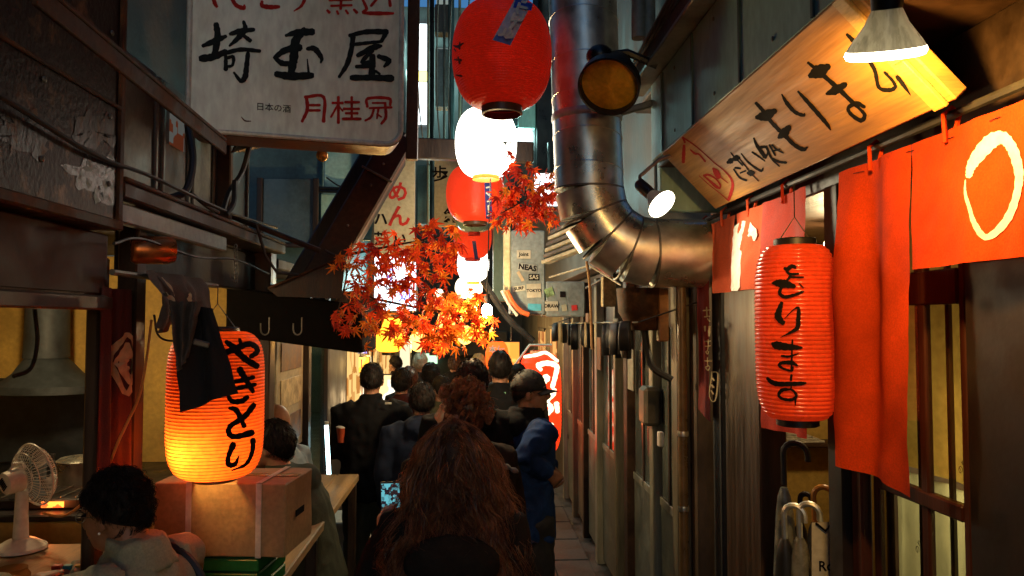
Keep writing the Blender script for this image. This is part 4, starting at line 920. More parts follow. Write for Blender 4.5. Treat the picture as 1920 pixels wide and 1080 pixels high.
# straight run in short lengths with raised seams
MB().tube([top, seg[0]], dr0, 40).build('straight_pipe', galv, DU, True)
for i in range(len(seg) - 1):
    MB().tube([seg[i], seg[i + 1]], dr0 - .001 * (i % 2), 40).build('elbow_segment', galv, DU, True)
MB().tube([seg[-1], pts[-1]], dr0, 40).build('straight_pipe', galv, DU, True)
def ringm(c, ax, r, w, name, mat):
    MB().lathe([(r - .004, -w), (r + .0035, -w * .5), (r + .0035, w * .5), (r - .004, w)], c, 44, ax).build(name, mat, DU, True)
for i, s_ in enumerate(seg):
    a = R(180 + 22.5 * i); ringm(s_, Vector((-math.sin(a), 0, math.cos(a))), dr0, .007, 'seam', steel_dull)
for z in (3.86, 3.63, 3.42, 3.21, 3.04, 2.86, 2.70):
    t = (top.z - z) / (top.z - seg[0].z); ringm(top.lerp(seg[0], t), Vector((.06, .16, 1)), dr0, .005, 'seam', galv)
ringm(top.lerp(seg[0], (4.4 - 2.96) / (4.4 - seg[0].z)), Vector((0, 0, 1)), dr0 + .002, .022, 'strap', M('strap_pale', (.5, .47, .38), .4, metal=.3, var=.15))
MB().bar((.66, 3.44, 2.965), (.88, 3.40, 3.02), .03, .03).build('strap_arm', steel_dull, DU)
# black spot lamp with amber lens
q = P(1143, 158, 3.05)
SL = thing('spot_lamp', 'black round spotlight housing with dull amber lens under the rail', 'spotlight', q)
ax_ = Vector((-.28, -.60, -.62)).normalized()
MB().lathe([(.0, -.21), (.05, -.21), (.07, -.17), (.075, -.10), (.11, -.055), (.128, -.02), (.130, .03), (.122, .032), (.118, 0)], q, 36, ax_).build('housing', black_metal, SL, 35)
MB().lathe([(0, .006), (.06, .003), (.119, -.006)], q, 32, ax_).build('lens', amber_lens, SL, True)
MB().ell(q + Vector((-.02, .12, .16)), (.06, 0, 0), (0, .06, 0), (0, 0, .05)).build('knuckle', black_metal, SL, True)
MB().tube([q + Vector((-.02, .12, .16)), q + Vector((.10, .12, .18)), (.80, 3.15, 3.10)], .018, 8).build('arm', black_metal, SL, True)
MB().tube([P(1198, 72, 3.3), P(1198, -60, 3.3)], .034, 14).build('conduit', M('pipe_cream', (.34, .32, .22), .5), SL, True)
# small lit reflector lamp
def reflector(name, label, face, ax, rad, L, glow, power, lcol, cat='lamp', cup=None):
    T = thing(name, label, cat, face); ax = Vector(ax).normalized()
    MB().lathe([(rad * .32, -L), (rad * .36, -L * .8), (rad * .55, -L * .5), (rad * .88, -L * .16), (rad * .98, -.004)], face, 36, ax).build('reflector_cup', cup or white_frame, T, True)
    MB().lathe([(rad * .98, -.004), (rad * 1.02, .004), (rad * .97, .012), (rad * .90, .014)], face, 36, ax).build('rim', glow, T, True)
    MB().lathe([(0, .006), (rad * .5, .008), (rad * .92, .010)], face, 36, ax).build('face_glass', glow, T, True)
    MB().lathe([(rad * .34, -L * 1.75), (rad * .40, -L * 1.7), (rad * .42, -L * 1.1), (rad * .38, -L * .78), (rad * .2, -L * .75)], face, 24, ax, True).build('socket', black_metal, T, 40)
    sd_ = bpy.data.lights.new('beam', 'SPOT'); sd_.energy = power; sd_.color = lcol; sd_.spot_size = R(140); sd_.spot_blend = .9; sd_.shadow_soft_size = rad * .6
    so_ = bpy.data.objects.new('beam', sd_); col.objects.link(so_); so_.parent = T; so_.location = ax * .035; so_.rotation_euler = (-ax).to_track_quat('Z', 'Y').to_euler()
    return T
warm_glow = E('reflector_glow', (1, .90, .62), 9)
f1 = P(1240, 382, 3.0)
T = reflector('reflector_lamp', 'small lit reflector bulb on a wire arm beside the duct', f1, (.42, -.45, -.55), .062, .085, warm_glow, 12, (1, .84, .55))
MB().tube([f1 - Vector((.42, -.45, -.55)).normalized() * .14, P(1200, 330, 3.12), P(1235, 300, 3.1), (.90, 3.1, 2.72)], .008, 8).build('arm', steel_dull, T, True)
f2 = P(1660, 95, 1.42)
T = reflector('reflector_lamp', 'large lit reflector bulb in a black socket lighting the wooden sign', f2, (.14, .35, -.92), .074, .10, warm_glow, 9, (1, .52, .14), cup=M('frosted_cup', (.36, .31, .22), .3, var=.35, scale=14, trans=.10, stretch=(3, 3, .5)))
ls = bpy.data.lights.new('bulb_spill', 'SPOT'); ls.energy = 27; ls.color = (1, .52, .10); ls.spot_size = R(150); ls.spot_blend = .6; ls.shadow_soft_size = .03
lo_ = bpy.data.objects.new('bulb_spill', ls); col.objects.link(lo_); lo_.parent = T; lo_.location = (-.01, .03, -.03); lo_.rotation_euler = Vector((-.80, -.50, .12)).to_track_quat('Z', 'Y').to_euler()
MB().tube([f2 + Vector((-.02, -.06, .15)), f2 + Vector((-.01, -.1, .3)), f2 + Vector((.05, -.05, .5))], .03, 12).build('holder', black_metal, T, True)
# cables and small pipework on the right
KB = thing('cable_bundle', 'black cables sagging along the rail above the bar fascia', 'cables', (.78, 2.5, 3.2))
for i in range(4):
    dx = .015 * i
    MB().tube(curve_pts([(.74 + dx, .4, 3.22), (.75, 1.3, 3.18 - .02 * i), (.74, 2.2, 3.23 - dx), (.75 + dx, 3.4, 3.2), (.8, 5.2, 3.25), (.9, 8, 3.3)]), .007, 6).build('cable', black_rubber, KB, True)
OC = thing('overhead_wires', 'thin black wires running overhead down the alley', 'cables', (0, 6, 4))
for i in range(7):
    x = -.42 + .13 * i + rnd.uniform(-.05, .05)
    MB().tube(curve_pts([(x + .2, 2.6, 4.4 + .1 * i), (x, 6, 3.5 + .13 * i), (x * .6 - .1, 11, 3.7 + .2 * i), (x * .4 - .2, 16, 4.6)]), .006, 5).build('wire', black_rubber, OC, True)
MB().tube(pxs([(930, -10, 3.35), (930, -60, 3.35)]), .004, 5).build('wire', black_rubber, OC)
# ================================================================== MAPLE SPRAYS
def leaf_mesh(seed):
    r_ = random.Random(seed); mb = MB()
    ang = [-128, -82, -42, 0, 42, 82, 128]; ln = [.42, .74, .95, 1.05, .95, .74, .42]
    rim = []
    for i in range(7):
        a = R(ang[i] + r_.uniform(-5, 5)); L = ln[i] * r_.uniform(.9, 1.1)
        rim.append((.62 * L, a - .13)); rim.append((L, a)); rim.append((.62 * L, a + .13))
        if i < 6: rim.append((.27, R((ang[i] + ang[i + 1]) / 2)))
    rim.append((.14, R(180)))
    k = r_.uniform(.1, .35)
    vs_ = [(0, 0, .03)] + [(l * math.sin(a) * .5, l * math.cos(a) * .5, -k * l * l * .35 + (.03 if i % 4 == 3 else -.01)) for i, (l, a) in enumerate(rim)]
    n = len(rim)
    mb.add(vs_, [(0, i + 1, (i + 1) % n + 1) for i in range(n)])
    me = bpy.data.meshes.new('leaf'); me.from_pydata([tuple(v) for v in mb.v], [], mb.f)
    return me
leaf_mats = [M('maple_red', (.80, .075, .014), .5, var=.25, scale=9, bump=.1, trans=.5), M('maple_orange', (.90, .22, .02), .5, var=.3, scale=9, bump=.1, trans=.5), M('maple_crimson', (.50, .030, .015), .5, var=.3, scale=9, bump=.1, trans=.5)]
leaf_variants = []
for i in range(6):
    for j in range(3):
        me = leaf_mesh(i); me.materials.append(leaf_mats[j]); leaf_variants.append(me)
twig_mat = M('twig', (.05, .03, .018), .7, var=.3)
def spray(label, base, tip, mids, blobs, Y0, Y1, seed, w=(5, 3, 1)):
    r_ = random.Random(seed)
    T = thing('maple_spray', label, 'branch', base, 'artificial maple sprays over the alley')
    pts = curve_pts([base] + mids + [tip], 6)
    MB().tube(pts, [.008 - .005 * i / len(pts) for i in range(len(pts))], 6).build('twig', twig_mat, T, True)
    k = 0
    for (u, v, ru, rv, n) in blobs:
        n = int(n * 1.05)
        cc = P(u, v, (Y0 + Y1) / 2)
        near = min(pts, key=lambda p: (p - cc).length)
        mid = (near + cc) / 2 + Vector((0, 0, .04))
        MB().tube(curve_pts([near, mid, cc], 5), [.004, .0035, .003, .003, .003, .0025, .0025, .0022, .002, .002, .0018], 5).build('twig', twig_mat, T, True)
        for _ in range(n):
            a = r_.uniform(0, 2 * math.pi); q = math.sqrt(r_.random())
            Y = r_.uniform(Y0, Y1)
            p = P(u + 1.32 * ru * q * math.cos(a), v + 1.25 * rv * q * math.sin(a), Y)
            m_ = r_.choices([0, 1, 2], weights=w)[0]
            o = bpy.data.objects.new('leaf', leaf_variants[r_.randrange(6) * 3 + m_]); col.objects.link(o); o.parent = T
            o.location = p - Vector(base)
            # leaves hang: tip down and outward, faces roughly to the open alley
            yaw = r_.gauss(0, .8)
            e = Euler((R(90) + r_.gauss(0, .45), R(180) + r_.gauss(0, .7), yaw)); o.rotation_euler = e
            s_ = r_.uniform(.07, .14) * (Y / 3.9); o.scale = (s_, s_, s_)
spray('red maple spray hanging against the dark lean-to eave', P(610, 470, 4.0), P(630, 600, 3.7), [P(650, 500, 3.85)],
      [(655, 575, 28, 42, 24), (678, 500, 40, 34, 34), (640, 600, 16, 20, 9), (700, 555, 28, 30, 14), (690, 590, 30, 25, 12)], 3.55, 3.95, 3, (6, 3, 2))
spray('red maple spray reaching up in front of the cream めん board', P(640, 480, 4.05), P(850, 440, 3.9), [P(740, 460, 3.95)],
      [(740, 470, 40, 30, 34), (815, 452, 40, 30, 36), (775, 505, 45, 32, 38), (838, 470, 24, 28, 14), (735, 525, 35, 24, 14), (800, 540, 36, 30, 26)], 3.6, 4.1, 5, (6, 3, 2))
spray('bright orange maple spray drooping over the crowd below the lanterns', P(700, 560, 4.3), P(925, 620, 4.1), [P(800, 580, 4.2), P(870, 590, 4.2)],
      [(800, 585, 42, 30, 34), (850, 592, 45, 36, 46), (898, 605, 30, 32, 28), (790, 620, 50, 26, 34), (725, 610, 35, 20, 16), (845, 628, 40, 22, 26), (690, 625, 18, 26, 9), (870, 560, 22, 22, 14), (820, 648, 30, 14, 8)], 3.9, 4.5, 7, (4, 6, 0))  # extra orange leaves put the golden lamp light into their colour
spray('crimson maple spray between the glowing white lantern and the duct', P(1060, 330, 4.2), P(940, 400, 3.9), [P(1010, 360, 4.0)],
      [(965, 318, 22, 30, 16), (982, 372, 42, 34, 44), (1032, 388, 26, 36, 30), (958, 402, 36, 22, 24), (1015, 345, 34, 24, 12), (1000, 410, 40, 20, 16)], 3.75, 4.2, 9, (5, 2, 4))

# ================================================================== LEFT COUNTER THINGS
# desk fan
fp = P(62, 893, 2.87); fb = Vector((P(42, 893, 2.87).x, 2.87, 1.157))
FN = thing('desk_fan', 'small white desk fan with wire cage on the eatery counter', 'fan', fb)
fx = Vector((.50, .84, .14)).normalized()          # the cage faces away to the right
hc = Vector((fb.x - .01, 2.85, fp.z - .01))
fy = fx.orthogonal().normalized(); fz = fx.cross(fy)
cg = hc + fx * .065; cr = .116
ring_ = lambda c_, r_: [c_ + (fy * math.cos(a) + fz * math.sin(a)) * r_ for a in [2 * math.pi * k / 36 for k in range(36)]]
cage = thing('x', None, None) if False else None
mb = MB()
mb.tube(ring_(cg, cr), .004, 6, closed=True)
mb.tube(ring_(cg - fx * .032, cr * .78), .0018, 5, closed=True); mb.tube(ring_(cg - fx * .042, cr * .5), .0018, 5, closed=True); mb.tube(ring_(cg + fx * .034, cr * .7), .0018, 5, closed=True)
for k in range(44):
    a = 2 * math.pi * k / 44; d_ = fy * math.cos(a) + fz * math.sin(a)
    for sgn in (-1, 1):
        mb.tube([cg + d_ * cr, cg + d_ * cr * .8 + fx * .03 * sgn, cg + d_ * cr * .5 + fx * .043 * sgn, cg + d_ * cr * .22 + fx * .046 * sgn], .0011, 4)
mb.build('cage', white_plastic, FN)
for k in range(4):
    a = 2 * math.pi * k / 4 + .4; d_ = fy * math.cos(a) + fz * math.sin(a); e_ = -fy * math.sin(a) + fz * math.cos(a)
    MB().add([cg + d_ * .015 - e_ * .012, cg + d_ * .085 - e_ * .028 + fx * .008, cg + d_ * .088 + e_ * .03 - fx * .012, cg + d_ * .02 + e_ * .012 - fx * .006], [(0, 1, 2, 3)]).build('blade', M('blade_blue', (.20, .28, .32), .3), FN)
MB().loft([(hc - fx * .045, fy * .030, fz * .030), (hc - fx * .04, fy * .040, fz * .040), (hc + fx * .01, fy * .046, fz * .046), (hc + fx * .02, fy * .040, fz * .040)], 20).build('motor_housing', white_plastic, FN, 35)
for k in range(6):
    MB().obox(hc - fx * .0465 + fz * (.018 - .007 * k), fx * .0015, fy * .016, fz * .002).build('vent_slot', ink, FN)
MB().tube([hc + Vector((0, 0, .035)) - fx * .03, hc + Vector((0, 0, .062)) - fx * .01, hc + Vector((0, 0, .06)) + fx * .02, hc + Vector((0, 0, .035)) + fx * .03], .005, 6).build('handle', white_plastic, FN, True)
MB().loft([((fb.x, 2.87, hc.z - .04), (.020, 0, 0), (0, .020, 0)), ((fb.x, 2.87, hc.z - .09), (.022, 0, 0), (0, .022, 0)), ((fb.x, 2.87, 1.20), (.026, 0, 0), (0, .026, 0))], 18).build('neck', white_plastic, FN, 40)
MB().lathe([(.028, .045), (.05, .036), (.085, .014), (.088, .004), (.08, 0), (0, 0)], fb, 32).build('base', white_plastic, FN, 40)
# stove with pot and ember glow
STv = thing('charcoal_grill', 'black charcoal grill glowing red under the pot in the kitchen', 'grill', P(120, 935, 3.3))
q = P(112, 940, 3.3)
boxo('grill_body', (q.x - .22, 3.22, 1.218), (q.x + .26, 3.46, 1.26), black_metal, STv)
boxo('ember_bed', (q.x - .03, 3.216, 1.226), (q.x + .06, 3.2195, 1.25), EV('embers', (1, .25, .03), (.9, .06, .01), 3.0, 40), STv, 0)
for i in range(7):
    MB().tube([(q.x - .2 + .06 * i, 3.23, 1.265), (q.x - .2 + .06 * i, 3.45, 1.265)], .003, 5).build('grate_bar', steel_dull, STv)
point('ember_light', (q.x + .02, 3.17, 1.25), .5, (1, .2, .04), .03, STv)
PTc = P(143, 890, 3.6)
PT = thing('cooking_pot', 'steel two handled cooking pot with lid on the kitchen range', 'pot', (PTc.x, 3.62, 1.217))
pc = Vector((PTc.x, 3.62, 1.217))
MB().lathe([(0, 0), (.085, 0), (.09, .01), (.09, .125), (.094, .13), (.09, .132)], pc, 36).build('pot_body', galv, PT, 40)
MB().lathe([(.093, .131), (.08, .142), (.03, .152), (0, .154)], pc, 36).build('lid', galv, PT, True)
for sgn in (-1, 1):
    MB().tube(curve_pts([pc + Vector((sgn * .088, 0, .11)), pc + Vector((sgn * .12, 0, .125)), pc + Vector((sgn * .118, 0, .16))]), .012, 8).build('handle', black_rubber, PT, True)
MB().ell(pc + Vector((.07, 0, .175)), (.02, 0, 0), (0, .02, 0), (0, 0, .012)).build('lid_knob', black_rubber, PT, True)
# jar and small things at the counter's end
JR = thing('glass_jar', 'short glass jar with brown pickles on the counter corner', 'jar', (P(22, 1060, 2.35).x, 2.35, 1.157))
jl = Vector(JR.location)
MB().lathe([(0, 0), (.045, 0), (.05, .01), (.05, .08), (.042, .09), (.042, .1)], jl, 28).build('jar_body', GLASS('jar_glass', (.8, .6, .4), .05), JR, 40)
MB().lathe([(0, .008), (.042, .008), (.042, .05), (0, .055)], jl, 24).build('pickles', M('pickles', (.22, .06, .02), .4, var=.5, scale=30), JR, 40)
CDs = thing('condiment_box', 'little red and yellow spice packets beside the leaning diner', 'packet', (P(108, 1030, 2.5).x, 2.5, 1.157))
for i, m_ in enumerate((M('pk_red', (.6, .05, .02), .4), M('pk_teal', (.05, .3, .32), .4), M('pk_yellow', (.65, .45, .05), .4))):
    MB().obox(Vector(CDs.location) + Vector((.035 * i, .0, .03)), (.014, 0, 0), (0, .012, 0), (0, 0, .03), .003).build('packet', m_, CDs)
# orange cord
oc = thing('power_cord', 'orange power cord trailing down from the curtain rod to the fan', 'cord', P(110, 965, 2.7))
MB().tube(curve_pts(pxs([(284, 600, 2.56), (275, 670, 2.5), (262, 740, 2.45), (240, 790, 2.42), (222, 828, 2.40), (205, 870, 2.42), (180, 915, 2.5), (148, 950, 2.6), (115, 968, 2.72), (80, 962, 2.8)])), .0045, 6).build('cord', M('cord_orange', (.62, .22, .05), .5), oc, True)
# black cable loop in the kitchen window
kc = thing('hanging_cable', 'black cable looped below the header in the kitchen opening', 'cable', P(50, 700, 2.4))
MB().tube(curve_pts(pxs([(65, 580, 2.3), (70, 640, 2.3), (58, 690, 2.3), (25, 706, 2.25)])), .006, 6).build('cable', black_rubber, kc, True)
kc = thing('hanging_cable', 'thin black cable looped in front of the yellow partition', 'cable', P(310, 630, 2.7))
MB().tube(curve_pts(pxs([(289, 590, 2.7), (295, 625, 2.7), (312, 638, 2.7), (345, 638, 2.7)])), .004, 6).build('cable', black_rubber, kc, True)
# maroon strip curtain with crest
MS = thing('strip_curtain', 'narrow maroon curtain strip with cream crest on the eatery post', 'curtain', (-1.13, 2.45, 1.6))
def sfold(y, z): return -1.132 + .012 * math.sin(y * 45 + z) + .006 * math.sin(y * 90)
MB().grid(lambda s, t: Vector((sfold(2.335 + .235 * s, 2.10 - .62 * t), 2.335 + .235 * s + .01 * t, 2.10 - .62 * t)), 26, 12).build('cloth', cloth_maroon, MS, 'all')
T12 = lambda x, y: (x / 1.93, 520 + y / 1.93)
def msmap(u, v, l):
    q = PX(u, v, -1.125); return Vector((sfold(q.y, q.z) + .004 + l * 2, q.y, q.z))
MB().brush([[(455,205,14),(425,260,14),(420,320,13),(455,425,14),(475,300,12),(470,230,12),(455,205,14)],[(455,240,12),(450,310,48),(462,385,12)]], msmap, T12, 1 / 1.93).build('crest', M('crest_cream', (.50, .40, .22), .7), MS)
# grey bunched curtain on the rod with painted letter and dark hanging flap
GC = thing('bunched_curtain', 'grey brown curtain thrown over its rod, dark flap covering the lantern', 'curtain', (-1.08, 2.75, 1.7))
MB().tube([(-1.09, 2.32, 2.145), (-1.09, 3.25, 2.145)], .010, 8).build('rod', steel_dull, GC, True)
def gfold(s, t):
    y = 2.50 + .50 * s; z = 2.165 - (.19 + .02 * math.sin(s * 9)) * t
    x = -1.075 + .05 * math.sin(t * math.pi * .8) + .018 * math.sin(s * 30) * t + .012 * math.sin(s * 13 + 1) + .02 * noise.noise(Vector((s * 6, t * 3, 2)))
    return Vector((x, y, z))
MB().grid(gfold, 44, 12).build('cloth', cloth_grey, GC, 'all')
def gmap(u, v, l):
    q = PX(u, v, -1.02); return Vector((q.x + .012 + l, q.y, q.z))
T13 = lambda x, y: (220 + x / 5.4, 480 + y / 5.4)
def gm(u, v, l):
    q = PX(u, v, -1.05); s = (q.y - 2.50) / .5; t = min(max((2.165 - q.z) / .19, 0), 1)
    g_ = gfold(min(max(s, 0), 1), t); return Vector((g_.x + .006 + l * 3, q.y, q.z))
MB().brush([[(370,385,40),(440,400,45),(500,440,40),(560,500,40),(600,590,40)],[(450,420,40),(430,500,38),(400,590,34)],[(470,500,30),(560,590,34)],[(640,380,60),(620,450,40),(650,520,40),(700,550,50)],[(430,220,20),(500,330,30),(540,400,25)]], gm, T13, 1 / 5.4).build('painted_letter', M('faded_paint', (.40, .34, .20), .8), GC)
fl = [P(333, 590, 2.52), P(400, 575, 2.55), P(418, 640, 2.54), P(442, 738, 2.53), P(340, 772, 2.50), P(336, 690, 2.50)]
def flap(s, t):
    a_ = P(330 + 72 * s, 570 + 8 * s, 2.50 + .03 * s); b_ = P(341 + 100 * s, 772 - 34 * s, 2.49 + .02 * s)
    p = a_.lerp(b_, t); k = math.sin(t * math.pi * .5)
    return p + Vector((.012 * k * math.sin(s * 7), -.035 * math.sin(s * 8 + t * 2) * .5 - .02 * noise.noise(Vector((s * 5, t * 4, 1))), 0))
MB().grid(flap, 26, 24).build('flap', cloth_black, GC, 'all')
def tail(s, t):
    a_ = P(318 + 60 * s, 565, 2.47); b_ = P(333 + 20 * s, 700 - 30 * s, 2.46)
    p = a_.lerp(b_, t); return p + Vector((0, -.02 * math.sin(s * 16) * (1 - t * .5) - .015 * noise.noise(Vector((s * 6, t * 6, 5))), 0))
MB().grid(tail, 24, 20).build('tail', cloth_grey, GC, 'all')
MB().bar(P(362, 640, 2.45), P(392, 648, 2.47), .02, .012, up=(0, 1, 0)).build('clip', steel_dull, GC)
# cardboard box on green crate on plank counter
b0, b1 = P(318, 1046, 2.72), P(548, 905, 2.72)
KX = thing('cardboard_box', 'long strapped cardboard box standing on a green crate', 'box', ((b0.x + b1.x) / 2, 2.85, b0.z))
BZ = .29; fl_ = b0.x - .055
box_c = Vector(((fl_ + b1.x) / 2, 2.72 + BZ / 2, (b0.z + b1.z) / 2)); hx = (b1.x - fl_) / 2; hz = (b1.z - b0.z) / 2
dd = R(-6); bx_, by_ = Vector((math.cos(dd), math.sin(dd), 0)), Vector((-math.sin(dd), math.cos(dd), 0))
body = MB().obox(box_c, bx_ * hx, by_ * BZ / 2, Vector((0, 0, hz)), .004).build('carton', cardboard, KX)
bmc = bmesh.new(); bmc.from_mesh(body.data); bmesh.ops.subdivide_edges(bmc, edges=bmc.edges, cuts=9, use_grid_fill=True)
for v_ in bmc.verts:
    p_ = v_.co; v_.co = p_ + Vector((noise.noise(p_ * 9), noise.noise(p_ * 9 + Vector((5, 0, 0))), noise.noise(p_ * 9 + Vector((0, 7, 0))))) * .0035
bmc.to_mesh(body.data); bmc.free()
for sx_ in (-.46, .60):
    cc = box_c + bx_ * hx * sx_
    MB().obox(cc - by_ * (BZ / 2 + .004), bx_ * .010, by_ * .001, Vector((0, 0, hz + .001))).build('strap', M('strap_white', (.62, .55, .45), .4), KX)
    MB().obox(cc + Vector((0, 0, hz + .004)), bx_ * .010, by_ * (BZ / 2 + .002), Vector((0, 0, .001))).build('strap', M('strap_white', (.62, .55, .45)), KX)
MB().obox(box_c + bx_ * (hx + .003), bx_ * .001, by_ * .045, Vector((0, 0, .012))).build('hand_hole', ink, KX)
MB().obox(box_c + Vector((0, 0, hz + .0028)), bx_ * hx * .99, by_ * .022, Vector((0, 0, .0006))).build('tape', M('tape_tan', (.42, .27, .10), .25), KX)
GB = thing('green_crate', 'green plastic crate under the cardboard box', 'crate', (box_c.x, box_c.y, 1.012))
ztop = b0.z - .002
for k in range(3):
    z_ = 1.014 + (ztop - 1.014) * k / 3; z1_ = z_ + (ztop - 1.014) / 3 - .006
    MB().obox(Vector((box_c.x - .03, box_c.y, (z_ + z1_) / 2)), bx_ * hx * .72, by_ * BZ * .48, Vector((0, 0, (z1_ - z_) / 2)), .004).build('side_band', green_plastic, GB)
MB().obox(Vector((box_c.x - .03, box_c.y, (1.014 + ztop) / 2)), bx_ * hx * .70, by_ * BZ * .46, Vector((0, 0, (ztop - 1.014) / 2)), .002).build('core', M('green_dark', (.01, .07, .02), .4), GB)
# plank counter
PC = thing('plank_counter', 'worn plank counter on legs along the stall front', 'counter', (-.92, 3.4, 0))
for i in range(3):
    x0 = -1.14 + .14 * i
    boxo('plank', (x0, 2.35, .965), (x0 + .136, 4.9, 1.01), wood_pale, PC, .006)
for y in (2.5, 3.6, 4.8):
    for x in (-1.1, -.78): boxo('leg', (x, y, 0), (x + .05, y + .05, .964), wood_dark, PC, .004)
ft = thing('tin_can', 'small tin with warm highlight beside the green crate', 'can', (P(488, 1062, 2.62).x, 2.62, 1.012))
MB().lathe([(0, 0), (.026, 0), (.026, .09), (.024, .094), (0, .092)], Vector(ft.location), 24).build('can_body', M('tin_amber', (.5, .26, .07), .25, metal=.7), ft, 40)

# ================================================================== STICKERED GREY UNIT, AWNING, SLIPPERS (right, further on)
SU = thing('metal_unit', 'grey green L shaped metal unit covered in stickers below the duct', 'machine', P(1000, 600, 5.0))
a0, a1 = P(958, 590, 5.0), P(1022, 432, 5.0)
boxo('column', (a0.x, 5.0, a0.z), (a1.x, 5.35, a1.z), grey_paint, SU, .008)
a0, a1 = P(1023, 594, 5.0), P(1096, 528, 5.0)
boxo('cross_box', (a0.x + .002, 4.97, a0.z), (a1.x, 5.35, a1.z), grey_paint, SU, .008)
def sticker(u, v, w, h, mat, txt='', ang=0, tm=ink, size=.6, Y=4.994, bold=.001):
    c_ = P(u, v, Y); k = Y / F; ax = Vector((math.cos(R(ang)), 0, math.sin(R(ang)))); ay = Vector((-math.sin(R(ang)), 0, math.cos(R(ang))))
    o = MB().obox(c_, ax * w * k / 2, Vector((0, .001, 0)), ay * h * k / 2).build('sticker', mat, SU)
    if txt:
        mb = MB(); lettering(mb, txt, c_ + Vector((0, -.003, 0)), ax, ay, h * k * size, bold); mb.build('print', tm, o)
pale = M('sticker_pale', (.45, .43, .34), .5, var=.2); 
sticker(982, 477, 26, 16, pale, 'Joint', 0)
sticker(989, 502, 36, 15, M('sticker_grey', (.25, .27, .25), .5), 'NEAS', -8, size=.95, bold=.002)
sticker(1001, 520, 20, 12, ink, 'SAS', 0, pale, .9)
sticker(976, 518, 6, 20, M('sticker_tan', (.36, .28, .18), .5), '', 30)
sticker(973, 541, 24, 10, pale, 'SURF', 8, ink, .8)
sticker(1001, 545, 27, 26, pale, 'TOKYO', 2, ink, .3)
sticker(1030, 548, 16, 16, M('sticker_green', (.16, .26, .12), .5, var=.6, scale=40), '', 20, Y=4.964)
sticker(1055, 552, 10, 11, ink, '', 0, Y=4.964)
sticker(1002, 576, 25, 13, M('sticker_blue', (.06, .35, .50), .5), '', -2)
sticker(1034, 574, 25, 18, pale, 'DRAW', 0, ink, .5, Y=4.964)
sticker(1058, 577, 10, 12, M('sticker_pale2', (.38, .40, .3), .5), '', 10, Y=4.964)
sticker(1077, 577, 11, 10, M('sticker_red', (.55, .03, .03), .5), '', 5, Y=4.964)
boxo('side_strip', (P(944, 560, 5.05).x, 5.05, P(944, 560, 5.05).z), (P(957, 425, 5.05).x, 5.12, P(957, 425, 5.05).z), M('cream_strip', (.60, .54, .32), .5, var=.15), SU)  # side face of the unit, warm light put into its cream colour
# brace with orange strip
BR = thing('curved_brace', 'dark curved bracket arm with orange strip under the metal unit', 'bracket', P(990, 640, 4.9))
MB().tube(curve_pts(pxs([(905, 525, 4.9), (930, 565, 4.9), (960, 605, 4.9), (1000, 640, 4.9)])), .022, 8).build('arm', black_metal, BR, True)
MB().tube(curve_pts(pxs([(950, 545, 4.92), (962, 568, 4.92), (978, 584, 4.92), (992, 590, 4.92)])), .017, 8).build('orange_strip', M('strip_orange', (.7, .12, .03), .5), BR, True)
MB().tube(curve_pts(pxs([(940, 545, 4.95), (955, 572, 4.95), (970, 592, 4.95)])), .010, 8).build('white_strip', white_plastic, BR, True)
# teal post and pale strip left of the unit
TP = thing('hanging_shaft', 'blue green painted shaft box hanging between the lanterns and the stickered unit', 'shaft', (P(947, 560, 6.4).x, 6.4, 2.16))
boxo('shaft', (P(925, 500, 6.4).x, 6.4, 2.16), (P(952, 500, 6.4).x, 6.6, 4.2), teal_sheet, TP)
boxo('cap_band', (P(922, 500, 6.38).x, 6.38, 2.9), (P(955, 500, 6.38).x, 6.62, 2.98), steel_dull, TP)
# awning ribs
AW = thing('folding_awning', 'small pale corrugated awning with wire stay behind the duct', 'awning', P(1080, 500, 4.6))
for k in range(6):
    a = P(1022 + 3 * k, 492 - 11 * k, 4.75 - .02 * k); b = P(1132, 452 - 12 * k, 4.2)
    MB().bar(a, b, .06, .022, ch=.003).build('slat', (M('awn_pale', (.42, .38, .25), .5, var=.3), wall_grey)[k % 2], AW)
MB().tube(pxs([(1030, 520, 4.7), (1105, 498, 4.4), (1165, 535, 4.1)]), .006, 6).build('stay', M('awn_pale', (.42, .38, .25)), AW)
MB().tube(curve_pts(pxs([(1100, 490, 4.4), (1106, 540, 4.4), (1110, 655, 4.4)])), .008, 6).build('pull_rod', M('rod_copper', (.36, .20, .09), .4), AW, True)
MB().box(P(1130, 575, 4.3), P(1155, 518, 4.3) + Vector((0, .06, 0)), .004).build('tag_plate', M('awn_plate', (.42, .33, .16), .5, var=.4, scale=20), AW)
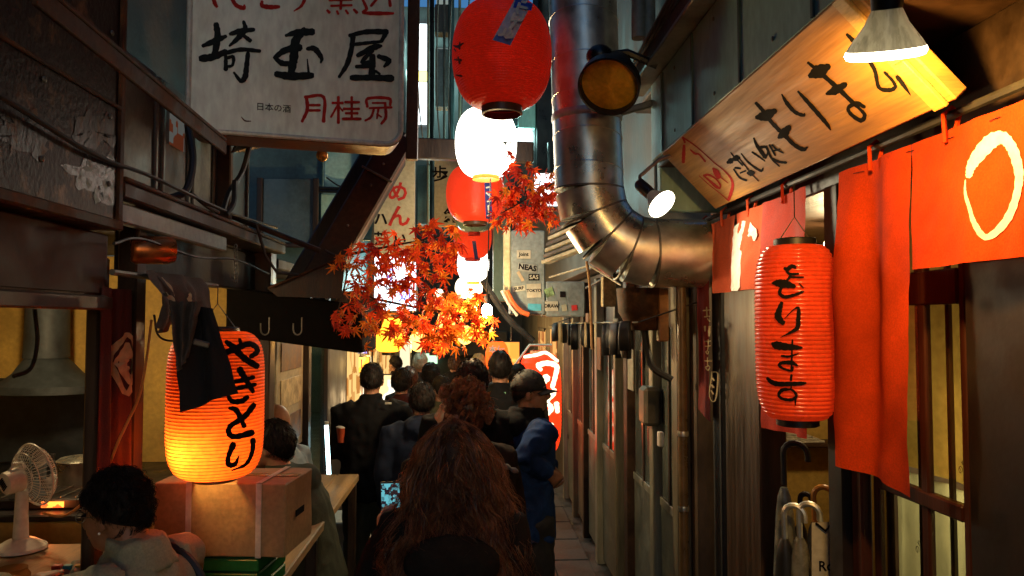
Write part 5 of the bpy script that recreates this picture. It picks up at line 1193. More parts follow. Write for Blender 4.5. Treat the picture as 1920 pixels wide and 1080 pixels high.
# slippers hung along a wire
wire0, wire1 = Vector((.80, 7.3, 1.965)), Vector((.80, 3.56, 1.99))
WR = thing('slipper_wire', 'wire strung along the right wall holding drying slippers', 'wire', (.8, 5.4, 1.96))
MB().tube([wire0, wire1], .004, 5).build('strand', black_metal, WR)
MB().tube([wire0, wire0 + Vector((.3, 0, .1))], .004, 5).build('hook', black_metal, WR)
MB().tube([wire1, wire1 + Vector((.3, 0, .1))], .004, 5).build('hook', black_metal, WR)
cols = [((.02, .02, .02), 'black'), ((.46, .36, .19), 'tan'), ((.05, .05, .045), 'charcoal'), ((.22, .20, .16), 'grey')]
spots = [6.9, 6.5, 6.1, 5.75, 5.4, 5.1, 4.85, 4.6, 4.42, 4.24, 4.08, 3.93, 3.80, 3.68]
for i, y in enumerate(spots):
    cc, nm = cols[(0, 1, 2, 1, 0, 3, 1, 2, 0, 1, 3, 0, 3, 0)[i]]
    t = (y - wire0.y) / (wire1.y - wire0.y); p = wire0.lerp(wire1, t) + Vector((rnd.uniform(-.05, .05), 0, 0))
    lbl = '%s fabric slipper hanging toe down on the wire, number %s' % (nm, i)
    lbl = '%s fabric slipper drying toe down on the wire' % nm
    S_ = thing('slipper', lbl, 'slipper', p + Vector((0, 0, -.25)), 'slippers drying on the wire' )
    tw = rnd.uniform(-1.0, 1.0); ax = Vector((math.cos(tw), math.sin(tw), 0)); ay = Vector((-math.sin(tw), math.cos(tw), 0))
    h = rnd.uniform(.13, .20)
    m_ = M('slipper_' + nm, cc, .8, var=.25, bump=.2)
    MB().loft([(p + Vector((0, 0, .006)), ax * .027, ay * .012), (p + Vector((0, 0, -.03)), ax * .027, ay * .018), (p + Vector((0, 0, -h * .5)), ax * .025, ay * .022), (p + Vector((0, 0, -h * .85)), ax * .031, ay * .02), (p + Vector((0, 0, -h)), ax * .03, ay * .012)], 14).build('upper', m_, S_, 'all')
    MB().loft([(p - ay * .016 + Vector((0, 0, -.005)), ax * .027, ay * .005), (p - ay * .024 + Vector((0, 0, -h * .5)), ax * .031, ay * .006), (p - ay * .022 + Vector((0, 0, -h - .004)), ax * .027, ay * .005)], 14).build('sole', black_rubber, S_, 'all')

# ================================================================== ENTRY RECESS: umbrellas, bag, shelf
US = thing('umbrella_stand', 'low dark metal umbrella stand in the bar entry', 'umbrella stand', (1.42, 2.75, 0))
for z in (.03, .34, .62):
    MB().bar((1.30, 2.50, z), (1.30, 3.1, z), .012, .014).bar((1.56, 2.50, z), (1.56, 3.1, z), .012, .014).bar((1.306, 2.5, z), (1.554, 2.5, z), .012, .014).bar((1.306, 3.1, z), (1.554, 3.1, z), .012, .014).build('hoop', black_metal, US)
for (x, y) in ((1.30, 2.5), (1.56, 2.5), (1.30, 3.1), (1.56, 3.1)):
    MB().tube([(x, y, 0), (x, y, .64)], .008, 8).build('leg', black_metal, US)
def umbrella(label, u, v, Y, hmat, cmat, lean, crook=1.0, length=.85):
    top = P(u, v, Y); T = thing('umbrella', label, 'umbrella', (top.x + lean[0], Y + lean[1], top.z - length), 'umbrellas in the entry stand')
    ax = (top - Vector(T.location)).normalized(); r_ = .042 * crook; sgn = Vector((.8, -.6, 0))
    hook = [top - ax * .12] + [top - ax * .01 + sgn * r_ - (sgn * math.cos(a) - ax * math.sin(a)) * r_ for a in [math.pi * k / 8 for k in range(9)]] + [top - ax * .03 + sgn * 2 * r_]
    MB().tube(hook, .0105, 8).build('handle', hmat, T, True)
    cp_ = []
    for k, (t, rr) in enumerate(((.13, .012), (.16, .022), (.22, .03), (.45, .045), (.62, .038), (.75, .02), (.8, .008))):
        cp_.append((rr, -t * length / .85))
    MB().lathe(cp_, top, 18, ax).build('folded_canopy', cmat, T, 50)
    MB().tube([top - ax * length * .9, top - ax * length], .005, 6).build('ferrule', steel_dull, T)
clear_um = M('clear_vinyl', (.24, .24, .20), .25, var=.35, scale=14, trans=.3); black_um = M('black_nylon', (.012, .012, .013), .5, var=.3)
umbrella('umbrella with dark curved handle and pale grey canopy, tallest in the stand', 1468, 845, 2.62, black_rubber, clear_um, (.02, .02))
umbrella('umbrella with silver crook handle and black canopy', 1470, 958, 2.55, galv, black_um, (.02, .03), .8, .62)
umbrella('clear vinyl umbrella with shiny steel crook handle', 1498, 955, 2.52, galv, clear_um, (.02, .02), .8, .62)
umbrella('umbrella with amber wooden crook handle', 1525, 925, 2.75, M('handle_amber', (.45, .18, .03), .3), black_um, (.02, .0), .9, .70)
umbrella('black umbrella with short straight dark grip', 1500, 930, 2.9, black_rubber, black_um, (.0, .0), .5, .68)
PB = thing('paper_bag', 'white paper carrier bag with black ribbon standing by the umbrellas', 'bag', PX(1552, 1120, 1.50))
bc_ = P(1545, 1060, 2.42); bw = .06
MB().add([P(1522, 980, 2.42), P(1568, 978, 2.42), P(1568, 1150, 2.42), P(1522, 1150, 2.42), P(1522, 980, 2.5), P(1568, 978, 2.5), P(1568, 1150, 2.5), P(1522, 1150, 2.5)], [(0, 1, 2, 3), (7, 6, 5, 4), (0, 3, 7, 4), (1, 5, 6, 2), (3, 2, 6, 7)]).build('bag_body', M('bag_white', (.62, .58, .44), .6, var=.08), PB)
mb = MB(); lettering(mb, 'Ro', P(1549, 1062, 2.418), (1, 0, 0), UP, .045, .0008); mb.build('print', ink, PB)
MB().tube(pxs([(1530, 981, 2.415), (1548, 995, 2.413), (1562, 980, 2.415)]), .004, 5).build('ribbon', ink, PB)
BX = thing('bag_stool', 'low wooden stool carrying the white paper bag', 'stool', (bc_.x, 2.46, 0))
zt_ = P(1545, 1150, 2.42).z
boxo('seat', (bc_.x - .1, 2.4, zt_ - .03), (bc_.x + .12, 2.6, zt_ - .002), wood_brown, BX)
for dx in (-.08, .08):
    for y in (2.42, 2.55): boxo('leg', (bc_.x + dx, y, 0), (bc_.x + dx + .025, y + .025, zt_ - .031), wood_brown, BX, .002)
SHf = thing('wall_shelf', 'narrow shelf with folded newspapers in the bar entry', 'shelf', (1.7, 3.9, 1.3))
zz = P(1500, 835, 3.9).z
boxo('shelf_board', (1.32, 4.05, zz - .04), (2.08, 4.19, zz - .015), wood_brown, SHf)
for k in range(4): boxo('newspaper', (1.40 + .02 * k, 4.06 + .01 * k, zz - .0145 + .012 * k), (1.95 - .03 * k, 4.18, zz - .003 + .012 * k), M('newsprint', (.45, .42, .34), .7, var=.3, scale=30), SHf, .002)
boxo('low_cabinet', (1.45, 3.9, 0), (2.05, 4.18, .80), M('cab_brown', (.11, .055, .025), .5), SHf)

# ================================================================== FAR SHOP LIGHTS
def lightbox(label, u0, v0, u1, v1, Y, mat, txt=(), tmat=ink, power=0, lcol=(1, .8, .5), d=.12, cat='lit sign'):
    p0, p1 = P(u0, v1, Y), P(u1, v0, Y)
    T = thing('light_box', label, cat, ((p0.x + p1.x) / 2, Y, p0.z))
    MB().box((p0.x, Y, p0.z), (p1.x, Y + d, p1.z), .004).build('casing', black_metal, T)
    MB().box((p0.x + .01, Y - .006, p0.z + .01), (p1.x - .01, Y - .001, p1.z - .01), 0).build('lit_face', mat, T)
    for (ch, u, v, s_) in txt:
        mb = MB(); lettering(mb, ch, P(u, v, Y - .009), (1, 0, 0), UP, s_ * Y / F, .004); mb.build('character', tmat, T)
    MB().tube([((p0.x + p1.x) / 2, Y + d / 2, p1.z), ((p0.x + p1.x) / 2, Y + d / 2, p1.z + .3)], .012, 6).build('hanger', black_metal, T)
    if power: point('sign_light', ((p0.x + p1.x) / 2, Y - .12, (p0.z + p1.z) / 2), power, lcol, .12, T)
    return T
lightbox('white lit box sign glimpsed through the maple leaves', 700, 480, 782, 584, 8.0, E('lb_white', (.75, .92, 1), 3.2), (('酒', 725, 520, 30), ('処', 760, 555, 28)), M('ink_violet', (.12, .05, .3), .5), 18, (.5, 1, .95))
lightbox('white lit panel above the maple spray by the duct', 1000, 324, 1060, 388, 7.0, E('lb_white2', (.85, .95, 1), 2.6), (), ink, 26, (.5, 1, .92))
lightbox('slim white lit strip sign behind the white lantern', 940, 240, 1006, 272, 7.6, E('lb_white3', (.85, .95, .95), 2.0), (), ink, 16, (.5, 1, .92))
lightbox('yellow lit shop sign behind the man in black', 652, 668, 694, 700, 8.8, EV('lb_yellow', (1, .62, .10), (1, .42, .04), 2.0, 8), (('め', 664, 684, 20), ('し', 682, 684, 20)), M('ink_brown', (.2, .03, .01), .5), 8, (1, .6, .2))
lightbox('violet and white poster light high on the left shop', 661, 628, 690, 664, 8.7, EV('lb_violet', (.45, .35, 1), (1, .75, .7), 1.6, 10), ())
lightbox('lit menu window with warm pictures beside the man in black', 650, 702, 742, 790, 9.2, EV('lb_menu', (1, .66, .28), (.95, .85, .7), 1.5, 5), (), ink, 14, (1, .66, .3), cat='lit window')
lightbox('orange lit banner panel next to the long red lantern', 944, 640, 975, 742, 9.0, EV('lb_orange', (1, .28, .04), (1, .42, .08), 1.5, 4), (), ink, 8, (1, .35, .08))
lightbox('pale lit doorway curtain beyond the crowd', 748, 640, 770, 720, 10.5, E('lb_cream', (1, .8, .5), 1.0), (), ink, 5, (1, .75, .4), cat='lit window')
# vertical conduits and boxes in the gap between the roofs
VC = thing('conduit_stack', 'bundle of grey conduits and meter boxes rising between the roofs', 'pipes', (P(820, 300, 7).x, 7, 1.9))
for i, (u, r_) in enumerate(((803, .012), (810, .022), (833, .012), (846, .03), (862, .014), (1008, .05), (1026, .06))):
    MB().tube([P(u, -80, 7 + .1 * i), P(u, 440 if u < 900 else 330, 7 + .1 * i)], r_, 8).build('conduit', (M('pipe_cream', (.34, .32, .22)), black_metal, steel_dull, teal_dark)[i % 4], VC, True)
for (u0, v0, u1, v1, m_) in ((815, 8, 842, 60, wall_grey), (816, 92, 840, 200, grey_paint), (972, 150, 1004, 240, teal_sheet), (1006, 120, 1042, 322, black_metal), (782, 310, 806, 420, teal_dark), (935, 165, 968, 236, teal_dark)):
    p0, p1 = P(u0, v1, 7.4), P(u1, v0, 7.4); boxo('meter_box', (p0.x, 7.4, p0.z), (p1.x, 7.55, p1.z), m_, VC)
# ================================================================== PEOPLE
def remesh(mb, vox, smooth=3):
    me = bpy.data.meshes.new('tmp'); me.from_pydata([tuple(p) for p in mb.v], [], mb.f)
    bm = bmesh.new(); bm.from_mesh(me); bmesh.ops.recalc_face_normals(bm, faces=bm.faces); bm.to_mesh(me); bm.free()
    o = bpy.data.objects.new('tmp', me); col.objects.link(o)
    md = o.modifiers.new('r', 'REMESH'); md.mode = 'VOXEL'; md.voxel_size = vox
    if smooth: ms = o.modifiers.new('s', 'SMOOTH'); ms.iterations = smooth; ms.factor = .5
    dg = bpy.context.evaluated_depsgraph_get(); r_ = bpy.data.meshes.new_from_object(o.evaluated_get(dg))
    bpy.data.objects.remove(o); bpy.data.meshes.remove(me)
    return r_
def wrinkle(me, amp, fr, seed, keep=None):
    me.update()
    nr = [v.normal.copy() for v in me.vertices]
    for v, n_ in zip(me.vertices, nr):
        p = v.co
        w = noise.noise(Vector((p.x * fr, p.y * fr, p.z * fr * .6 + seed * 3.1))) + .6 * noise.noise(Vector((p.x * fr * 2.2 + 7, p.y * fr * 2.2, p.z * fr * 1.7 + seed)))
        v.co = p + n_ * amp * (1 - abs(w) * 2.2)
    me.update()
def putmesh(name, me, mat, parent):
    me.name = name; me.materials.clear(); me.materials.append(mat); me.shade_smooth()
    o = bpy.data.objects.new(name, me); col.objects.link(o); o.parent = parent; return o
def strands(lines, w, seed, taper=True):
    r_ = random.Random(seed); vs_ = []; fs = []
    for ln in lines:
        n = len(ln); b = len(vs_); sd_ = Vector((r_.gauss(0, 1), r_.gauss(0, 1), r_.gauss(0, .4))).normalized()
        for i, p in enumerate(ln):
            t = ln[min(i + 1, n - 1)] - ln[max(i - 1, 0)]
            s_ = t.cross(sd_); s_ = s_.normalized() if s_.length > 1e-7 else Vector((1, 0, 0))
            ww = w * (1 if not taper else (1 - .75 * (i / (n - 1)) ** 2))
            vs_.append(p + s_ * ww * .5); vs_.append(p - s_ * ww * .5)
        for i in range(n - 1):
            a = b + 2 * i; fs.append((a, a + 1, a + 3, a + 2))
    mb = MB(); mb.v = vs_; mb.f = fs; return mb
hair_dark = M('hair_black', (.010, .007, .006), .62, var=.4, scale=30, bump=.3, spec=.22)
hair_brown = M('hair_brown', (.10, .047, .027), .38, var=.45, scale=16, bump=.0, spec=.6, trans=.25)
hair_auburn_rim = M('hair_auburn', (.30, .125, .055), .36, var=.45, scale=16, bump=.0, spec=.6, trans=.3)  # warm hair tone; on the long hair it paints the rim light
hair_grey = M('hair_grey', (.26, .22, .16), .5, var=.3, scale=30, bump=.2)

def hand_parts(mb, w, d, nrm, side, curl, s):
    """palm, four bent fingers of unequal length, thumb from the side of the palm"""
    d = Vector(d).normalized(); nrm = (Vector(nrm) - d * Vector(nrm).dot(d)).normalized(); sx_ = d.cross(nrm) * side
    L = .085 * s
    mb.loft([(w, sx_ * .024 * s, nrm * .017 * s), (w + d * L * .35, sx_ * .036 * s, nrm * .016 * s), (w + d * L * .85, sx_ * .041 * s, nrm * .014 * s), (w + d * L, sx_ * .036 * s, nrm * .010 * s)], 14)
    for i, (off, ln) in enumerate(((-.030, .070), (-.010, .080), (.010, .076), (.029, .060))):
        p = w + d * L * .9 + sx_ * off * s; dd = d.copy(); pts = [p]
        for k, f_ in enumerate((.45, .32, .25)):
            ax = dd.cross(nrm); q = Quaternion(ax, curl * (.8, 1.0, .7)[k]); dd = q @ dd
            p = p + dd * ln * f_ * s; pts.append(p)
        mb.tube(pts, [.0092 * s, .0088 * s, .0082 * s, .0066 * s], 8)
    p = w + d * L * .25 - sx_ * .026 * s; td = (d * .6 - sx_ * .75 + nrm * .25).normalized()
    p1 = p + td * .035 * s; td2 = (td + d * .5 + nrm * .3 * curl).normalized(); p2 = p1 + td2 * .03 * s; p3 = p2 + (td2 + d * .2 + nrm * .4 * curl).normalized() * .022 * s
    mb.tube([p, p1, p2, p3], [.0125 * s, .0105 * s, .0098 * s, .007 * s], 8)

PERSON_N = [0]
def person(label, loc, rot, h, jacket, trouser, hair=None, skinm=None, larm=None, rarm=None, yaw=0, pitch=0, seated=None, lean=0.0, bulk=1.0, vox=.012, bvox=.011, hood=False, cap=None, hair_kind='short', group=None, shoes=None, collar=True, eyes=False, amp=.006):
    PERSON_N[0] += 1; sd_ = PERSON_N[0]
    s = h / 1.72; skinm = skinm or skin; hair = hair or hair_dark
    T = thing('person', label, 'person', loc, group); T.rotation_euler = (0, 0, rot)
    inv = Matrix.Rotation(-rot, 3, 'Z')
    def W(p): return inv @ (Vector(p) - Vector(loc))
    def WD(d): return inv @ Vector(d)
    dz = 0.0
    if seated is not None: dz = (seated + .10) - .92 * s
    def t(x, y, z):      # torso point with forward lean
        z_ = z * s; k = max(z_ - .9 * s, 0)
        return Vector((x * s, y * s + lean * k, z_ - .35 * abs(lean) * lean * k + dz))
    X = Vector((1, 0, 0)); Yv = Vector((0, 1, 0))
    hp, kn, an = [], [], []
    for sg in (-1, 1):
        if seated is None:
            hp.append(t(sg * .09, 0, .90)); kn.append(Vector((sg * .10 * s, .02 * s, .49 * s))); an.append(Vector((sg * .105 * s, -.02 * s, .075 * s)))
        else:
            hp.append(t(sg * .09, 0, .90)); kn.append(Vector((sg * .13 * s, .42 * s, hp[-1].z - .02))); an.append(Vector((sg * .13 * s, .34 * s, max(kn[-1].z - .42 * s, .07))))
    sh, elb, wr, hd = [], [], [], []
    for sg, a in ((-1, larm), (1, rarm)):
        S0 = t(sg * .185 * bulk ** .5, 0, 1.385); sh.append(S0)
        if a is None:
            elb.append(S0 + Vector((sg * .06 * s, -.03 * s, -.29 * s))); wr.append(S0 + Vector((sg * .045 * s, .06 * s, -.53 * s))); hd.append((Vector((-sg * .1, .1, -1)), Vector((-sg, 0, 0)), .45))
        else:
            elb.append(W(a[0])); wr.append(W(a[1])); hd.append((WD(a[2]), WD(a[3]), a[4]))
    # head frame
    hc = t(0, .02, 1.60) ; nb = t(0, .0, 1.49)
    HM = Matrix.Rotation(yaw, 3, 'Z') @ Matrix.Rotation(pitch, 3, 'X')
    def Hd(x, y, z): return nb + HM @ (Vector((x * s, y * s, z * s)) + (t(0, .02, 1.60) - nb))
    def He(c_, r3): return (Hd(*c_), HM @ Vector((r3[0] * s, 0, 0)), HM @ Vector((0, r3[1] * s, 0)), HM @ Vector((0, 0, r3[2] * s)))
    # ---- body: one continuous surface
    b = MB()
    b.ell(*He((0, -.010, .014), (.074, .094, .104))); b.ell(*He((0, .032, -.030), (.060, .068, .085))); b.ell(*He((0, .046, -.074), (.042, .046, .042)))
    b.loft([(Hd(0, .092, .02), HM @ X * .008 * s, HM @ Yv * .008 * s), (Hd(0, .108, -.018), HM @ X * .013 * s, HM @ Yv * .014 * s), (Hd(0, .104, -.034), HM @ X * .017 * s, HM @ Yv * .012 * s), (Hd(0, .09, -.042), HM @ X * .012 * s, HM @ Yv * .01 * s)], 10)
    for sg in (-1, 1): b.ell(*He((sg * .075, -.008, -.012), (.011, .020, .032)))
    b.ell(*He((0, .090, -.064), (.022, .010, .007))); b.ell(*He((0, .078, .032), (.050, .018, .012)))
    b.tube([t(0, -.015, 1.40), nb, Hd(0, -.012, -.03)], [.064 * s, .056 * s, .056 * s], 14)
    tor = [(.84, .155, .112), (.95, .160, .115), (1.06, .140, .100), (1.20, .158, .110), (1.32, .172, .108), (1.40, .150, .085), (1.44, .085, .068), (1.455, .055, .055)]
    b.loft([(t(0, 0, z), X * rx * s, Yv * ry * s) for z, rx, ry in tor], 20)
    for i in range(2):
        b.tube([sh[i], sh[i].lerp(elb[i], .5), elb[i], elb[i].lerp(wr[i], .35), wr[i]], [x * s for x in (.050, .047, .040, .040, .026)], 12)
        hand_parts(b, wr[i], hd[i][0], hd[i][1], (-1, 1)[i], hd[i][2], s)
        b.tube([hp[i], hp[i].lerp(kn[i], .5), kn[i], kn[i].lerp(an[i], .35), an[i]], [x * s for x in (.085, .072, .052, .052, .036)], 12)
        b.loft([(an[i] + Vector((0, -.06 * s, -.055 * s)), X * .028 * s, Vector((0, 0, .02 * s))), (an[i] + Vector((0, .0, -.04 * s)), X * .034 * s, Vector((0, 0, .034 * s))), (an[i] + Vector((0, .13 * s, -.055 * s)), X * .042 * s, Vector((0, 0, .018 * s))), (an[i] + Vector((0, .17 * s, -.06 * s)), X * .03 * s, Vector((0, 0, .010 * s)))], 12)
    putmesh('body', remesh(b, bvox, 2), skinm, T)
    # ---- jacket
    j = MB(); B = bulk
    jt = [(.78, .190, .145), (.90, .186, .142), (1.05, .178, .135), (1.20, .190, .140), (1.32, .202, .138), (1.39, .180, .118), (1.43, .118, .095), (1.462, .082, .082)]
    if seated is not None: jt = jt[1:]
    j.loft([(t(0, -.005, z), X * rx * s * B, Yv * ry * s * B) for z, rx, ry in jt], 24)
    if collar: j.loft([(t(0, -.01, 1.42), X * .105 * s, Yv * .10 * s), (t(0, -.008, 1.47), X * .080 * s, Yv * .080 * s), (t(0, -.008, 1.505), X * .076 * s, Yv * .078 * s)], 18)
    if hood:
        j.ell(t(0, -.115, 1.42), X * .125 * s, Yv * .075 * s, Vector((0, 0, .085 * s))); j.ell(t(0, -.05, 1.455), X * .125 * s, Yv * .10 * s, Vector((0, 0, .05 * s)))
    for i in range(2):
        wv_ = wr[i].lerp(elb[i], .04)
        j.tube([sh[i].lerp(t(0, 0, 1.36), .25), sh[i], sh[i].lerp(elb[i], .5), elb[i], elb[i].lerp(wr[i], .5), wv_], [x * s * (B ** .5) for x in (.085, .080, .072, .066, .058, .048)], 14)
    jm_ = remesh(j, vox, 3); wrinkle(jm_, amp, 8.0, sd_)
    jo = putmesh('jacket', jm_, jacket, T)
    # ---- trousers, shoes
    tr = MB()
    tr.loft([(t(0, 0, z), X * rx * s * B, Yv * ry * s * B) for z, rx, ry in ((.80, .150, .125), (.88, .175, .13), (.98, .165, .122), (1.04, .158, .115))], 20)
    for i in range(2): tr.tube([hp[i], hp[i].lerp(kn[i], .5), kn[i], kn[i].lerp(an[i], .5), an[i].lerp(kn[i], .04)], [x * s * B for x in (.100, .090, .075, .068, .064)], 14)
    tm_ = remesh(tr, vox * 1.2, 2); wrinkle(tm_, amp * .9, 7, sd_ + 5); putmesh('trousers', tm_, trouser, T)
    for i in range(2):
        sm = MB(); a_ = an[i]
        sm.loft([(a_ + Vector((0, -.075 * s, -.05 * s)), X * .034 * s, Vector((0, 0, .024 * s))), (a_ + Vector((0, -.03 * s, -.032 * s)), X * .043 * s, Vector((0, 0, .043 * s))), (a_ + Vector((0, .06 * s, -.038 * s)), X * .047 * s, Vector((0, 0, .037 * s))), (a_ + Vector((0, .15 * s, -.052 * s)), X * .05 * s, Vector((0, 0, .023 * s))), (a_ + Vector((0, .19 * s, -.058 * s)), X * .034 * s, Vector((0, 0, .016 * s)))], 14)
        sm.build('shoe', shoes or black_rubber, T, 'all', local=True)
    # ---- hair
    r_ = random.Random(sd_ * 7)
    if hair_kind in ('short', 'full', 'bald') and hair_kind != 'bald':
        k = 1.0 if hair_kind == 'short' else 1.1
        shell = MB(); 
        n1, n2 = 30, 22
        def hp_(a, e):     # azimuth a (0 = front), elevation e
            rr = (.081 * k, .101 * k, .112 * k)
            p = Vector((math.sin(a) * math.cos(e) * rr[0], math.cos(a) * math.cos(e) * rr[1], math.sin(e) * rr[2])) + Vector((0, -.014, .018))
            p += p.normalized() * (.008 * noise.noise(p * 28 + Vector((sd_, 0, 0))) + .004 * noise.noise(p * 70))
            return p
        def low(a):        # hairline: high over the face, low at the nape
            f = .5 + .5 * math.cos(a); return -.72 * (1 - f) ** .8 + .48 * f ** 1.5
        vs_ = []; fs = []
        for jx in range(n2 + 1):
            for i in range(n1):
                a = 2 * math.pi * i / n1; e = low(a) + (math.pi / 2 - low(a)) * jx / n2
                vs_.append(Hd(*hp_(a, e)))
        for jx in range(n2):
            for i in range(n1): fs.append((jx * n1 + i, jx * n1 + (i + 1) % n1, (jx + 1) * n1 + (i + 1) % n1, (jx + 1) * n1 + i))
        ho = MB().add(vs_, fs).build('hair', hair, T, 'all', local=True)
        lines = []
        for _ in range(700 if hair_kind == 'short' else 1500):
            a = r_.uniform(0, 2 * math.pi); e0 = r_.uniform(low(a), 1.45); ln = []
            e = e0; aa = a
            for q_ in range(5):
                p = hp_(aa, e); p = p + p.normalized() * (.002 + .0022 * q_ * r_.random())
                ln.append(Hd(*p)); e = max(e - r_.uniform(.04, .10), low(aa) - .12); aa += r_.gauss(0, .05)
            lines.append(ln)
        strands(lines, .0022 * s, sd_).build('hair_strands', hair, ho, 'all', local=True)
    if cap:
        cm = MB()
        rings = []
        for e in (-.02, .25, .55, .85, 1.15, 1.4, 1.53):
            rings.append((Hd(0, -.012, .018 + .118 * math.sin(e)), HM @ X * (.086 * math.cos(e)) * s, HM @ Yv * (.106 * math.cos(e)) * s))
        cm.loft(rings, 26); co = cm.build('cap', cap, T, 'all', local=True)
        def bill(u_, v_):
            a = (u_ - .5) * 2.0; rr = .104 + .075 * v_ * (1 - .45 * abs(u_ - .5) * 2)
            return Hd(math.sin(a) * .084 * (1 + .12 * v_), -.012 + math.cos(a) * rr, .022 - .012 * v_ - .02 * (abs(u_ - .5) * 2) ** 2)
        bb = MB().grid(bill, 14, 6); bo = bb.build('bill', cap, co, 'all', local=True)
        so_ = bo.modifiers.new('thick', 'SOLIDIFY'); so_.thickness = .004
    if eyes:
        for sg in (-1, 1):
            MB().ell(*He((sg * .030, .083, .012), (.013, .008, .007)), 10, 7).build('eye', ink, T, 'all', local=True)
            MB().ell(*He((sg * .032, .088, .032), (.018, .006, .004)), 10, 6).build('eyebrow', hair_dark, T, 'all', local=True)
        MB().ell(*He((0, .098, -.064), (.018, .004, .004)), 10, 6).build('lips', M('lips', (.25, .09, .07), .45), T, 'all', local=True)
    return T, Hd, t, W

jk_black = M('jacket_black', (.006, .006, .007), .85, spec=.12, var=.35, scale=8, bump=.2, fine=120)
jk_dark = M('jacket_charcoal', (.014, .013, .012), .9, spec=.12, var=.35, scale=8, bump=.25, fine=140)
jk_brown = M('coat_brown', (.020, .013, .009), .9, spec=.12, var=.35, scale=8, bump=.25, fine=140)
jk_olive = M('jacket_olive', (.045, .047, .030), .9, spec=.15, var=.25, scale=8, bump=.25, fine=140)
jk_khaki = M('shirt_sage', (.30, .30, .19), .75, var=.18, scale=8, bump=.25, fine=160)
jk_blue = M('jacket_blue', (.009, .031, .11), .8, spec=.15, var=.35, scale=7, bump=.25, fine=120)
jk_pale = M('shirt_pale_blue', (.24, .30, .34), .7, var=.2, scale=8, bump=.2)
tr_olive = M('trousers_olive', (.045, .048, .030), .8, var=.3, scale=9, bump=.25, fine=140)
tr_black = M('trousers_black', (.012, .012, .013), .75, var=.3, scale=9, bump=.25)

def spot(u, v, Y):
    p = P(u, v, Y); return Vector((p.x, Y, 0)), p.z
GC_ = 'people crowding the alley'
# ---- woman with long hair and phone, nearest
loc, ht = spot(850, 792, 2.45)
ph = P(722, 948, 2.78)
wrl = P(716, 1010, 2.70)
T, Hd, tt, W = person('person seen from behind with long wavy auburn hair filming on a phone', loc, 0, ht - .01, jk_dark, tr_black, hair_brown, skin, hair_kind='none', hood=False, vox=.010, bvox=.006,
    larm=(P(684, 1130, 2.5), wrl, (-.1, .15, 1), (1, .1, 0), .75), rarm=None, bulk=.92)
WT = T
hm_ = MB().ell(tt(0, -.135, 1.30), (.15, 0, 0), (0, .05, 0), (0, 0, .09)).ell(tt(0, -.15, 1.22), (.13, 0, 0), (0, .04, 0), (0, 0, .05))
hmm = remesh(hm_, .01, 2); wrinkle(hmm, .005, 10, 2); putmesh('hood', hmm, jk_dark, T)
hairR = random.Random(5)
hs = MB()
HWT = [(1.68, .06), (1.65, .072), (1.60, .102), (1.51, .126), (1.42, .148), (1.335, .178), (1.23, .215), (1.0, .25)]
def hw(z):
    for (za, wa), (zb_, wb_) in zip(HWT, HWT[1:]):
        if z >= zb_: return wa + (wb_ - wa) * min(max((za - z) / (za - zb_), 0), 1)
    return .25
lines_a, lines_b = [], []
zc = ht
NCL = 240
for cl in range(NCL):
    az = hairR.uniform(0, 2 * math.pi) if cl % 4 else hairR.uniform(math.pi * .6, math.pi * 1.4)     # 0 = front
    if math.cos(az) > .55: az = math.pi - az
    el = hairR.choice((hairR.uniform(.15, 1.2), hairR.uniform(.9, 1.55))); depth = hairR.uniform(.70, 1.06)
    endz = hairR.uniform(1.06, 1.34) if abs(math.sin(az)) > .45 else hairR.uniform(1.30, 1.44)
    if hairR.random() < .28: endz = hairR.uniform(1.36, 1.50)
    ph1, ph2, fq = hairR.uniform(0, 6.28), hairR.uniform(0, 6.28), hairR.uniform(24, 48)
    ampc = hairR.uniform(.010, .026); tw = hairR.gauss(0, .22); sdr = hairR.gauss(0, .03)
    for k in range(hairR.randint(24, 44)):
        a = az + hairR.gauss(0, .07); e = min(el + hairR.gauss(0, .06), 1.56); dpt = depth * (1 + hairR.gauss(0, .035)); p1 = ph1 + hairR.gauss(0, .35)
        r0 = Vector((math.sin(a) * math.cos(e) * .080, math.cos(a) * math.cos(e) * .100 - .012, math.sin(e) * .112))
        z_top = (1.60 * ht / 1.72) + .016 + r0.z
        ln = []; N = 26; ez = endz + hairR.gauss(0, .025); fly = hairR.random() < .05
        for q_ in range(N + 1):
            u_ = q_ / N; z = z_top + (ez - z_top) * (u_ ** 1.25)
            prof = max(hw(z) * dpt, math.hypot(r0.x, r0.y) * 1.02); w_ = min(1, u_ * 4.6) ** .75
            rx = r0.x * (1 - w_) + math.sin(a + tw * u_) * prof * w_
            ry = (r0.y) * (1 - w_) + (math.cos(a + tw * u_) * prof * .72 - .02) * w_
            am = ampc * (u_ ** 1.1) * (2.2 if fly else 1)
            rx += am * math.sin(fq * (z_top - z) + p1) + sdr * u_ + .005 * u_ * math.sin(fq * 3.1 * (z_top - z) + p1 * 5) + (.03 * u_ * hairR.gauss(0, .35) if fly else 0); ry += am * math.cos(fq * (z_top - z) * .9 + ph2) + .004 * u_ * math.cos(fq * 2.7 * (z_top - z) + p1 * 3)
            ln.append(Vector((rx, ry + .02 * ht / 1.72, z)))
        (lines_a if hairR.random() > .15 + .5 * (abs(math.sin(az)) > .6) else lines_b).append(ln)  # auburn favoured at the sides to paint in the warm rim light
core = MB()
core.loft([((0, -.03, z), (max(hw(z) * (.60 if z > 1.36 else .45), .02), 0, 0), (0, max(hw(z) * .42, .02), 0)) for z in (1.28, 1.34, 1.42, 1.5, 1.56)], 22)
core.ell((0, -.005, ht * 1.60 / 1.72 + .022), (.070, 0, 0), (0, .088, 0), (0, 0, .092))
hb = core.build('hair', M('hair_core', (.018, .009, .006), .7, var=.4), T, 'all', local=True)
